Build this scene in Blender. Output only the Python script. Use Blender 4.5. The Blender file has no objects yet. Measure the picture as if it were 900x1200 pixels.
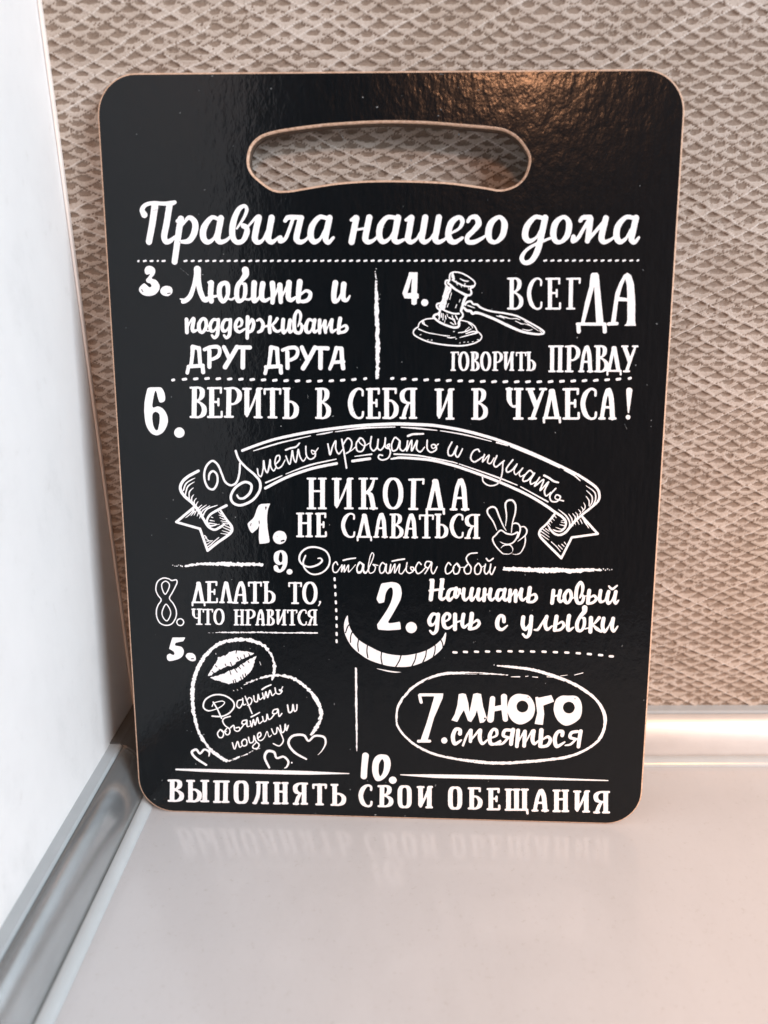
import bpy, bmesh, math, random
import numpy as np
from mathutils import Matrix, Vector

C = bpy.context.scene.collection
SC = bpy.context.scene

# ------------------------------------------------------------------ camera
cd = bpy.data.cameras.new('camera')
cam = bpy.data.objects.new('camera', cd)
C.objects.link(cam)
cam.matrix_world = (Matrix.Translation((0.10968, -0.25793, 0.21971)) @ Matrix.Rotation(-0.006372, 4, 'Z')
                    @ Matrix.Rotation(1.241169, 4, 'X') @ Matrix.Rotation(0.001470, 4, 'Z'))
cd.sensor_fit = 'AUTO'
cd.sensor_width = 36.0
cd.lens = 36.0 * 908.06 / 1200
cd.shift_x = -37.48 / 1200
cd.shift_y = -10.25 / 1200
cd.clip_start = 0.01
cd.clip_end = 50
cd.dof.use_dof = True
cd.dof.focus_distance = 0.298
cd.dof.aperture_fstop = 6.2
SC.camera = cam
SC.render.resolution_x, SC.render.resolution_y = 768, 1024

# ------------------------------------------------------------------ world: dim indoor surroundings
w = bpy.data.worlds.new('World')
SC.world = w
w.use_nodes = True
nt = w.node_tree
bg = nt.nodes['Background']
tc = nt.nodes.new('ShaderNodeTexCoord')
sx = nt.nodes.new('ShaderNodeSeparateXYZ')
rp = nt.nodes.new('ShaderNodeValToRGB')
mr = nt.nodes.new('ShaderNodeMapRange')
mr.inputs['From Min'].default_value = -1
mr.inputs['From Max'].default_value = 1
nt.links.new(tc.outputs['Generated'], sx.inputs[0])
nt.links.new(sx.outputs['X'], mr.inputs[0])
nt.links.new(mr.outputs[0], rp.inputs[0])
e = rp.color_ramp.elements
e[0].position = 0.0; e[0].color = (0.14, 0.16, 0.19, 1)
e[1].position = 1.0; e[1].color = (0.30, 0.34, 0.37, 1)
m_ = e.new(0.46); m_.color = (0.05, 0.058, 0.066, 1)
m_ = e.new(0.60); m_.color = (0.30, 0.19, 0.16, 1)
zr = nt.nodes.new('ShaderNodeMapRange')          # pale ceiling overhead
zr.inputs['From Min'].default_value = 0.50
zr.inputs['From Max'].default_value = 0.80
nt.links.new(sx.outputs['Z'], zr.inputs[0])
cm = nt.nodes.new('ShaderNodeMix')
cm.data_type = 'RGBA'
cr_ = nt.nodes.new('ShaderNodeValToRGB')
ce = cr_.color_ramp.elements
ce[0].position = 0.62; ce[0].color = (0.56, 0.47, 0.40, 1)
ce[1].position = 0.78; ce[1].color = (0.40, 0.47, 0.53, 1)
nt.links.new(mr.outputs[0], cr_.inputs[0])
nt.links.new(cr_.outputs[0], cm.inputs[7])
nt.links.new(zr.outputs[0], cm.inputs[0])
nt.links.new(rp.outputs[0], cm.inputs[6])
nt.links.new(cm.outputs[2], bg.inputs['Color'])
bg.inputs['Strength'].default_value = 1.0

SC.view_settings.view_transform = 'Standard'
SC.view_settings.look = 'None'
SC.view_settings.gamma = 1
SC.view_settings.exposure = 0.0

# ------------------------------------------------------------------ lamps
def lamp(name, pos, target, sx_, sy_, power, col, shape='RECTANGLE'):
    d = bpy.data.lights.new(name, 'AREA')
    d.shape = shape
    d.size = sx_
    d.size_y = sy_
    d.energy = power
    d.color = col
    o = bpy.data.objects.new(name, d)
    C.objects.link(o)
    o.location = pos
    o.rotation_euler = (Vector(target) - Vector(pos)).to_track_quat('-Z', 'Y').to_euler()
    return o

lamp('window_light', (1.50, -1.00, 0.90), (0.05, 0.0, 0.08), 0.85, 0.75, 49.0, (0.80, 0.90, 1.0))
lamp('ceiling_lamp', (0.205, -1.12, 0.985), (0.12, 0.03, 0.14), 0.15, 0.15, 4.2, (1.0, 0.47, 0.24), 'DISK')
ld = bpy.data.lights.new('added_warm_spot', 'SPOT')  # unseen spot added to warm the right side of the countertop
ld.energy = 19.0
ld.color = (1.0, 0.43, 0.12)
ld.spot_size = math.radians(44)
ld.spot_blend = 1.0
ld.shadow_soft_size = 0.05
lo_ = bpy.data.objects.new('added_warm_spot', ld)
C.objects.link(lo_)
lo_.location = (0.50, -0.50, 0.62)
lo_.rotation_euler = (Vector((0.31, -0.09, 0.0)) - lo_.location).to_track_quat('-Z', 'Y').to_euler()

# ------------------------------------------------------------------ helpers
def mat(name):
    m = bpy.data.materials.new(name)
    m.use_nodes = True
    n = m.node_tree
    return m, n, n.nodes['Principled BSDF']

def node(n, t, **k):
    o = n.nodes.new(t)
    for a, b in k.items():
        setattr(o, a, b)
    return o

def noise(n, scale, detail=2, rough=0.5, coord='Object', stretch=None):
    t = node(n, 'ShaderNodeTexCoord')
    src = t.outputs[coord]
    if stretch:
        mp = node(n, 'ShaderNodeMapping')
        mp.inputs['Scale'].default_value = stretch
        n.links.new(src, mp.inputs[0])
        src = mp.outputs[0]
    x = node(n, 'ShaderNodeTexNoise')
    x.inputs['Scale'].default_value = scale
    x.inputs['Detail'].default_value = detail
    x.inputs['Roughness'].default_value = rough
    n.links.new(src, x.inputs['Vector'])
    return x

def ramp(n, src, stops):
    r = node(n, 'ShaderNodeValToRGB')
    el = r.color_ramp.elements
    el[0].position, el[0].color = stops[0][0], (*stops[0][1], 1)
    el[1].position, el[1].color = stops[-1][0], (*stops[-1][1], 1)
    for p, c in stops[1:-1]:
        q = el.new(p)
        q.color = (*c, 1)
    n.links.new(src, r.inputs[0])
    return r.outputs[0]

def bump(n, b, src, strength, dist, chain=None):
    k = node(n, 'ShaderNodeBump')
    k.inputs['Strength'].default_value = strength
    k.inputs['Distance'].default_value = dist
    n.links.new(src, k.inputs['Height'])
    if chain:
        n.links.new(chain, k.inputs['Normal'])
    n.links.new(k.outputs[0], b.inputs['Normal'])
    return k.outputs[0]

def link(name, me, parent=None, mats=()):
    o = bpy.data.objects.new(name, me)
    C.objects.link(o)
    for m in mats:
        me.materials.append(m)
    if parent:
        o.parent = parent
    return o

def tag(o, label=None, cat=None, group=None, kind=None):
    if label: o['label'] = label
    if cat: o['category'] = cat
    if group: o['group'] = group
    if kind: o['kind'] = kind
    return o

def empty(name, loc=(0, 0, 0)):
    o = bpy.data.objects.new(name, None)
    o.empty_display_size = 0.02
    C.objects.link(o)
    o.location = loc
    return o

def smooth(me, angle=math.radians(40)):
    for p in me.polygons:
        p.use_smooth = True
    try:
        me.set_sharp_from_angle(angle=angle)
    except Exception:
        pass

def box(name, lo, hi, m, bev=0.0, seg=3, parent=None):
    bm = bmesh.new()
    bmesh.ops.create_cube(bm, size=1)
    for v in bm.verts:
        v.co = Vector([lo[i] + (v.co[i] + .5) * (hi[i] - lo[i]) for i in range(3)])
    if bev:
        bmesh.ops.bevel(bm, geom=list(bm.edges), offset=bev, segments=seg, profile=0.5, affect='EDGES')
    me = bpy.data.meshes.new(name)
    bm.to_mesh(me); bm.free()
    if bev: smooth(me)
    return link(name, me, parent, (m,))

WX = -0.0167      # face of the plaster wall (x)
WY = 0.0473       # face of the embossed wall (y)
FZ = -0.0007      # countertop

# ------------------------------------------------------------------ materials of the setting
M_top, n, b = mat('laminate')
x = noise(n, 7, 3, .55)
xs = noise(n, 620, 2, .6)
xw = noise(n, 26, 5, .7, stretch=(1, .5, 1))
mk = node(n, 'ShaderNodeMix', data_type='RGBA', blend_type='MULTIPLY'); mk.inputs[0].default_value = 1
mk2 = node(n, 'ShaderNodeMix', data_type='RGBA', blend_type='MULTIPLY'); mk2.inputs[0].default_value = 1
n.links.new(ramp(n, x.outputs[0], [(0.3, (0.510, 0.528, 0.545)), (0.7, (0.545, 0.562, 0.578))]), mk.inputs[6])
n.links.new(ramp(n, xs.outputs[0], [(0.24, (0.90, 0.89, 0.87)), (0.36, (0.985, 0.985, 0.985)), (0.7, (1, 1, 1))]), mk.inputs[7])
n.links.new(mk.outputs[2], mk2.inputs[6])
n.links.new(ramp(n, xw.outputs[0], [(0.3, (0.965, 0.962, 0.958)), (0.55, (1, 1, 1)), (0.75, (1.012, 1.012, 1.012))]), mk2.inputs[7])
n.links.new(mk2.outputs[2], b.inputs['Base Color'])
xr = noise(n, 9, 5, .7)
rr = node(n, 'ShaderNodeMapRange')
rr.inputs['From Min'].default_value = .3; rr.inputs['From Max'].default_value = .75
rr.inputs['To Min'].default_value = .10; rr.inputs['To Max'].default_value = .17
n.links.new(xr.outputs[0], rr.inputs[0])
n.links.new(rr.outputs[0], b.inputs['Roughness'])
b.inputs['Specular IOR Level'].default_value = 0.5
x2 = noise(n, 160, 3, .6)
bump(n, b, x2.outputs[0], 0.03, 0.0004)

M_wall, n, b = mat('painted_plaster')
x = noise(n, 34, 6, .7, stretch=(1, 1, .6))
x2 = noise(n, 170, 5, .65, stretch=(1, 1, .7))
mx = node(n, 'ShaderNodeMix', data_type='RGBA', blend_type='MULTIPLY')
mx.inputs[0].default_value = 1
n.links.new(ramp(n, x.outputs[0], [(0.28, (0.725, 0.705, 0.685)), (0.45, (0.795, 0.772, 0.752)), (0.8, (0.835, 0.812, 0.79))]), mx.inputs[6])
n.links.new(ramp(n, x2.outputs[0], [(0.22, (0.90, 0.89, 0.88)), (0.38, (0.985, 0.985, 0.985)), (0.7, (1, 1, 1)), (1, (1, 1, 1))]), mx.inputs[7])
n.links.new(mx.outputs[2], b.inputs['Base Color'])
b.inputs['Roughness'].default_value = 0.55
bump(n, b, x2.outputs[0], 0.12, 0.0008)

M_emb, n, b = mat('embossed_covering')
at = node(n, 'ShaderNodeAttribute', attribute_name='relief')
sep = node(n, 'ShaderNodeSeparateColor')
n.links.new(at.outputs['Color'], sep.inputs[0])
base = ramp(n, sep.outputs[0], [(0.0, (0.12, 0.085, 0.062)), (0.20, (0.24, 0.180, 0.138)), (0.45, (0.240, 0.186, 0.146)), (0.62, (0.415, 0.346, 0.292)), (1.0, (0.63, 0.57, 0.515))])  # darkest stop puts groove shade into the colour; notch tan is its own
x = noise(n, 1500, 3, .7)
x3 = noise(n, 30, 4, .6)
mx = node(n, 'ShaderNodeMix', data_type='RGBA', blend_type='MULTIPLY'); mx.inputs[0].default_value = 1
n.links.new(base, mx.inputs[6])
n.links.new(ramp(n, x.outputs[0], [(0.25, (0.62, 0.58, 0.55)), (0.45, (0.97, 0.96, 0.95)), (0.75, (1.06, 1.06, 1.06))]), mx.inputs[7])
m2 = node(n, 'ShaderNodeMix', data_type='RGBA', blend_type='MULTIPLY'); m2.inputs[0].default_value = 1
n.links.new(mx.outputs[2], m2.inputs[6])
n.links.new(ramp(n, x3.outputs[0], [(0.25, (0.90, 0.88, 0.85)), (0.55, (1, 1, 1)), (0.8, (1.04, 1.05, 1.06))]), m2.inputs[7])
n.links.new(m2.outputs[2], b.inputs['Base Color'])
b.inputs['Roughness'].default_value = 0.62
b.inputs['Specular IOR Level'].default_value = 0.3
bump(n, b, x.outputs[0], 0.35, 0.0002)

def metal_mat(name, col, rough, metallic=0.80):
    m, n, b = mat(name)
    b.inputs['Metallic'].default_value = metallic
    x = noise(n, 60, 5, .65, stretch=(.6, .6, 1.2))
    n.links.new(ramp(n, x.outputs[0], [(0.3, tuple(c * .86 for c in col)), (0.7, col)]), b.inputs['Base Color'])
    b.inputs['Roughness'].default_value = rough
    return m
M_alu = metal_mat('brushed_aluminium', (0.50, 0.525, 0.53), 0.24)
def plastic(name, col, rough=0.35):
    m, n, b = mat(name)
    x = noise(n, 120, 3, .6)
    n.links.new(ramp(n, x.outputs[0], [(0.3, tuple(c * .93 for c in col)), (0.7, col)]), b.inputs['Base Color'])
    b.inputs['Roughness'].default_value = rough
    return m
M_alu_warm_lit = metal_mat('warm_lit_aluminium', (0.60, 0.575, 0.55), 0.36, 0.4)  # same skirting metal, warm light put into a paler colour
M_lip = plastic('grey_plastic', (0.36, 0.395, 0.41), 0.34)
M_bead = plastic('soft_seal', (0.42, 0.455, 0.465), 0.20)
M_cap = plastic('corner_plastic', (0.09, 0.09, 0.088), 0.30)  # dark plastic, set darker still to hold the shade in the corner

# ------------------------------------------------------------------ countertop and walls
ct = tag(box('countertop', (WX - 0.02, -0.46, FZ - 0.038), (0.80, WY + 0.02, FZ), M_top, 0.003),
         'pale glossy laminate countertop the board stands on', 'countertop')
pw = tag(box('plaster_wall', (WX - 0.09, -0.190, FZ + 0.0002), (WX, WY + 0.06, 0.62), M_wall, 0.002),
         'smooth white painted wall at the left of the board', 'wall')

def embossed_wall():
    h = 0.00045
    X0, X1, Z0, Z1 = WX - 0.002, 0.44, FZ + 0.001, 0.45
    nx, nz = int((X1 - X0) / h) + 1, int((Z1 - Z0) / h) + 1
    xs = (X0 + np.arange(nx) * h) * 1000
    zs = (Z0 + np.arange(nz) * h) * 1000
    X, Z = np.meshgrid(xs, zs)
    rng = np.random.default_rng(7)
    def vnoise(X, Z, s, seed):
        r = np.random.default_rng(seed)
        T = r.random((64, 64))
        u, v = X / s, Z / s
        i, j = np.floor(u).astype(int), np.floor(v).astype(int)
        f, g = u - i, v - j
        f = f * f * (3 - 2 * f); g = g * g * (3 - 2 * g)
        a = T[j % 64, i % 64]; b = T[j % 64, (i + 1) % 64]; c = T[(j + 1) % 64, i % 64]; d = T[(j + 1) % 64, (i + 1) % 64]
        return (a * (1 - f) + b * f) * (1 - g) + (c * (1 - f) + d * f) * g
    XX = X + (vnoise(X, Z, 21, 1) - .5) * 2.6 + (vnoise(X, Z, 4.5, 2) - .5) * .9
    ZZ = Z + (vnoise(X, Z, 19, 3) - .5) * 1.9 + (vnoise(X, Z, 4.2, 4) - .5) * .6
    A, B = 4.7, 2.32
    a = (XX / A + ZZ / B) / 2
    c = (XX / A - ZZ / B) / 2
    i, j = np.floor(a), np.floor(c)
    fa, fc = a - i, c - j
    p = fa + fc - 1            # -1..1 across
    q = fa - fc                # -1..1 up
    ii, jj = i.astype(int) % 97, j.astype(int) % 89
    R1 = rng.random((97, 89))[ii, jj]
    R2 = rng.random((97, 89))[ii, jj]
    R3 = rng.random((97, 89))[ii, jj]
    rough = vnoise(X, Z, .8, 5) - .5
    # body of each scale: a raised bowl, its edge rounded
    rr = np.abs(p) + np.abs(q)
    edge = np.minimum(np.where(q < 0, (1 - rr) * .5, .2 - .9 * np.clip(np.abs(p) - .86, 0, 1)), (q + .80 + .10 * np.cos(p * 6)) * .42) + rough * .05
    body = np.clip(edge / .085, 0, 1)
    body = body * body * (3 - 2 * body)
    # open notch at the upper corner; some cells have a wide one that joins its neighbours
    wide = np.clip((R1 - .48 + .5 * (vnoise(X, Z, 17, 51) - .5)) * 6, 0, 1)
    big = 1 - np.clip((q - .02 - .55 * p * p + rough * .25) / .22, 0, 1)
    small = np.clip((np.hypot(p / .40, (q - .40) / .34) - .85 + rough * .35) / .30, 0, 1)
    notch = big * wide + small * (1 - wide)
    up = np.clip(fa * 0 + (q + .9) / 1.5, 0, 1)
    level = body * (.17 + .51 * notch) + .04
    # thin straight ridges pressed along some rows of the lattice
    ra = np.random.default_rng(11).random(300); rc = np.random.default_rng(12).random(300)
    na, ncc = np.round(a).astype(int), np.round(c).astype(int)
    da, dc = np.abs(a - na), np.abs(c - ncc)
    oa = (ra[na % 300] < .20) & (vnoise(c * 1.0, na * 3.7, 5.5, 21) > .40)
    oc = (rc[ncc % 300] < .34) & (vnoise(a * 1.0, ncc * 3.1, 7.5, 22) > .30)
    ridge = np.maximum(np.where(oa, np.clip(1.5 - da / .07, 0, 1), 0), np.where(oc, np.clip(1.5 - dc / .07, 0, 1), 0))
    level = np.maximum(level, ridge * 1.0)
    sp = vnoise(X, Z, .55, 31)
    speck = np.clip((sp - .86) / .06, 0, 1) * (R3 > .62)
    level = level * (1 - .8 * speck)
    height = (level * .64 + ridge * .16 - .14 * q * body + .08 * rough) / 1000
    Y = WY - 0.0009 + 0.0006 - height * 1.15 + 0.0006
    co = np.stack([X / 1000, Y, Z / 1000], -1).reshape(-1, 3).astype(np.float32)
    me = bpy.data.meshes.new('embossed_wall')
    idx = np.arange(nx * nz).reshape(nz, nx)
    f = np.stack([idx[:-1, :-1], idx[:-1, 1:], idx[1:, 1:], idx[1:, :-1]], -1).reshape(-1, 4)
    me.vertices.add(nx * nz); me.vertices.foreach_set('co', co.ravel())
    me.loops.add(f.size); me.loops.foreach_set('vertex_index', f.ravel().astype(np.int32))
    me.polygons.add(len(f)); me.polygons.foreach_set('loop_start', np.arange(0, f.size, 4, dtype=np.int32))
    me.polygons.foreach_set('use_smooth', np.ones(len(f), bool))
    me.update(calc_edges=True)
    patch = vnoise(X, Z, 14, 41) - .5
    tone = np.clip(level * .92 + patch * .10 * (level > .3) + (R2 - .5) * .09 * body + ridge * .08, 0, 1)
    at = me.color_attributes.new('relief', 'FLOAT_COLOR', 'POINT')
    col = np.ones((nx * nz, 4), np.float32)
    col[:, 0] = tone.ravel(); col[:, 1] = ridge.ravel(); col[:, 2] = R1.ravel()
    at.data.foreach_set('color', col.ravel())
    return me
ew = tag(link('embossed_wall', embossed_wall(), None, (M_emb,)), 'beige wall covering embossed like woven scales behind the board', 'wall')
M_strip = plastic('edge_sealant', (0.80, 0.72, 0.66), 0.5)
box('edge_strip', (WX + 0.0001, WY - 0.0022, FZ + 0.0205), (WX + 0.0011, WY - 0.0001, 0.45), M_strip, 0.0003, 2, ew)
box('backing', (WX - 0.002, WY + 0.0015, FZ + 0.0005), (0.44, WY + 0.03, 0.45), M_wall, 0, parent=ew)

# ------------------------------------------------------------------ skirting profiles along both walls
LIP = [(0.0, 19.6), (4.2, 19.4), (4.9, 18.9), (5.0, 18.2), (0.0, 18.0)]
COVER = [(0.0, 17.7), (4.7, 17.7), (5.3, 18.3), (6.4, 18.0), (7.9, 16.9), (9.4, 15.3), (10.8, 13.2), (12.1, 10.8), (13.2, 8.3), (14.2, 5.8), (15.0, 3.6), (15.6, 2.1), (15.6, 0.05), (0, 0.05)]
BEAD = [(15.4, 0.05), (15.6, 2.3), (16.2, 2.9), (17.2, 3.0), (18.3, 2.6), (19.4, 1.7), (20.2, 0.8), (20.5, 0.05)]

def sweep(name, prof, rings, m, parent, zs=1.0, sharp=30):
    """prof points (d, z) in mm; rings: functions (d, z) -> position"""
    bm = bmesh.new()
    R = [[bm.verts.new(r(d / 1000, z * zs / 1000)) for d, z in prof] for r in rings]
    k = len(prof)
    for a, b_ in zip(R, R[1:]):
        for i in range(k):
            bm.faces.new((a[i], a[(i + 1) % k], b_[(i + 1) % k], b_[i]))
    bm.faces.new(R[0][::-1]); bm.faces.new(R[-1])
    bmesh.ops.recalc_face_normals(bm, faces=bm.faces)
    me = bpy.data.meshes.new(name)
    bm.to_mesh(me); bm.free()
    smooth(me, math.radians(sharp))
    return link(name, me, parent, (m,))

def refine(prof):
    return prof
def left_ring(y):
    return lambda d, z: (WX + d, y, FZ + z)
def back_ring(x):
    return lambda d, z: (x, WY - d, FZ + z)
CY, CX = 0.0180, 0.0135
t = tag(empty('skirting_profile', (WX, -0.09, FZ)), 'grey metallic skirting strip running along the white plaster wall', 'skirting', 'countertop skirting')
def keep(o, root):
    o.matrix_parent_inverse = Matrix.Translation(root.location).inverted()
for nm, pr, m in (('lip', LIP, M_lip), ('cover', COVER, M_alu), ('seal_bead', BEAD, M_bead)):
    keep(sweep(nm, pr, [left_ring(-0.19), left_ring(CY)] if nm != 'seal_bead' else [left_ring(-0.19), lambda d, z: (WX + d, WY - d, FZ + z)], m, t), t)
t = tag(empty('skirting_profile', (0.1, WY, FZ)), 'shiny skirting strip, toned paler for the warm light, running along the beige embossed wall', 'skirting', 'countertop skirting')
for nm, pr, m in (('lip', LIP, M_lip), ('cover', COVER, M_alu_warm_lit), ('seal_bead', BEAD, M_bead)):
    keep(sweep(nm, pr, [back_ring(CX) if nm != 'seal_bead' else (lambda d, z: (WX + d, WY - d, FZ + z)), back_ring(0.44)], m, t, .93), t)
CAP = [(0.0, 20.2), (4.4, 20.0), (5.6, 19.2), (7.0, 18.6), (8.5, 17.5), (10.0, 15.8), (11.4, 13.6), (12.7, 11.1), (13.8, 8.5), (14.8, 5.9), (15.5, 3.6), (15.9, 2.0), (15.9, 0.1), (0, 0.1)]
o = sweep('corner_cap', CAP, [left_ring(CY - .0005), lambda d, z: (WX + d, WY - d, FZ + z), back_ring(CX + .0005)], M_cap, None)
tag(o, 'dark grey plastic inside corner, corner shade in its colour, joining the two skirting strips', 'corner cap')

# ------------------------------------------------------------------ the board
M_print, n, b = mat('black_print')
x = noise(n, 260, 3, .62, stretch=(1.0, .62, 1))
xb = noise(n, 75, 3, .5, stretch=(1.0, .7, 1))
xg = noise(n, 90, 4, .6, stretch=(9, .8, 1))
n.links.new(ramp(n, xg.outputs[0], [(0.3, (0.0022, 0.0036, 0.0048)), (0.75, (0.0050, 0.0058, 0.0068))]), b.inputs['Base Color'])
b.inputs['Roughness'].default_value = 0.165
b.inputs['Specular IOR Level'].default_value = 0.29
k1 = bump(n, b, xb.outputs[0], 0.18, 0.0009)
bump(n, b, x.outputs[0], 0.37, 0.00044, k1)

M_white, n, b = mat('white_print')
x = noise(n, 420, 3, .6)
n.links.new(ramp(n, x.outputs[0], [(0.28, (0.76, 0.75, 0.745)), (0.5, (0.83, 0.82, 0.815)), (1, (0.845, 0.835, 0.83))]), b.inputs['Base Color'])
b.inputs['Roughness'].default_value = 0.24
xb = noise(n, 75, 3, .5, stretch=(1.0, .7, 1))
bump(n, b, xb.outputs[0], 0.3, 0.0007)

M_dust, n, b = mat('dust')
b.inputs['Base Color'].default_value = (0.16, 0.17, 0.17, 1)
b.inputs['Roughness'].default_value = 0.7
x = noise(n, 300, 2, .5)
n.links.new(ramp(n, x.outputs[0], [(0.35, (0.07, 0.08, 0.085)), (0.55, (0.16, 0.17, 0.17)), (0.72, (0.5, 0.5, 0.49))]), b.inputs['Base Color'])

M_mdf, n, b = mat('fibreboard_edge')
x = noise(n, 900, 3, .7)
n.links.new(ramp(n, x.outputs[0], [(0.3, (0.36, 0.215, 0.135)), (0.52, (0.56, 0.37, 0.26)), (0.75, (0.66, 0.46, 0.34))]), b.inputs['Base Color'])
b.inputs['Roughness'].default_value = 0.75
M_backside, n, b = mat('fibreboard_back')
x = noise(n, 200, 3, .7)
n.links.new(ramp(n, x.outputs[0], [(0.3, (0.22, 0.13, 0.08)), (0.7, (0.30, 0.19, 0.12))]), b.inputs['Base Color'])
b.inputs['Roughness'].default_value = 0.7

M_burnt, n, b = mat('scorched_edge')
x = noise(n, 700, 4, .7)
n.links.new(ramp(n, x.outputs[0], [(0.3, (0.045, 0.027, 0.018)), (0.7, (0.13, 0.08, 0.05))]), b.inputs['Base Color'])
b.inputs['Roughness'].default_value = 0.8

W_, H_ = 0.200, 0.27587
board = empty('cutting_board', (0, 0, 0))
board.matrix_world = (Matrix.Rotation(-0.045351, 4, 'Z') @ Matrix.Rotation(math.pi / 2 - 0.15398, 4, 'X') @ Matrix.Rotation(0.001136, 4, 'Z'))
# local axes: x along the bottom edge, y up the face, z out of the face
tag(board, 'black cutting board with white hand lettered house rules and a handle slot', 'cutting board')

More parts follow.
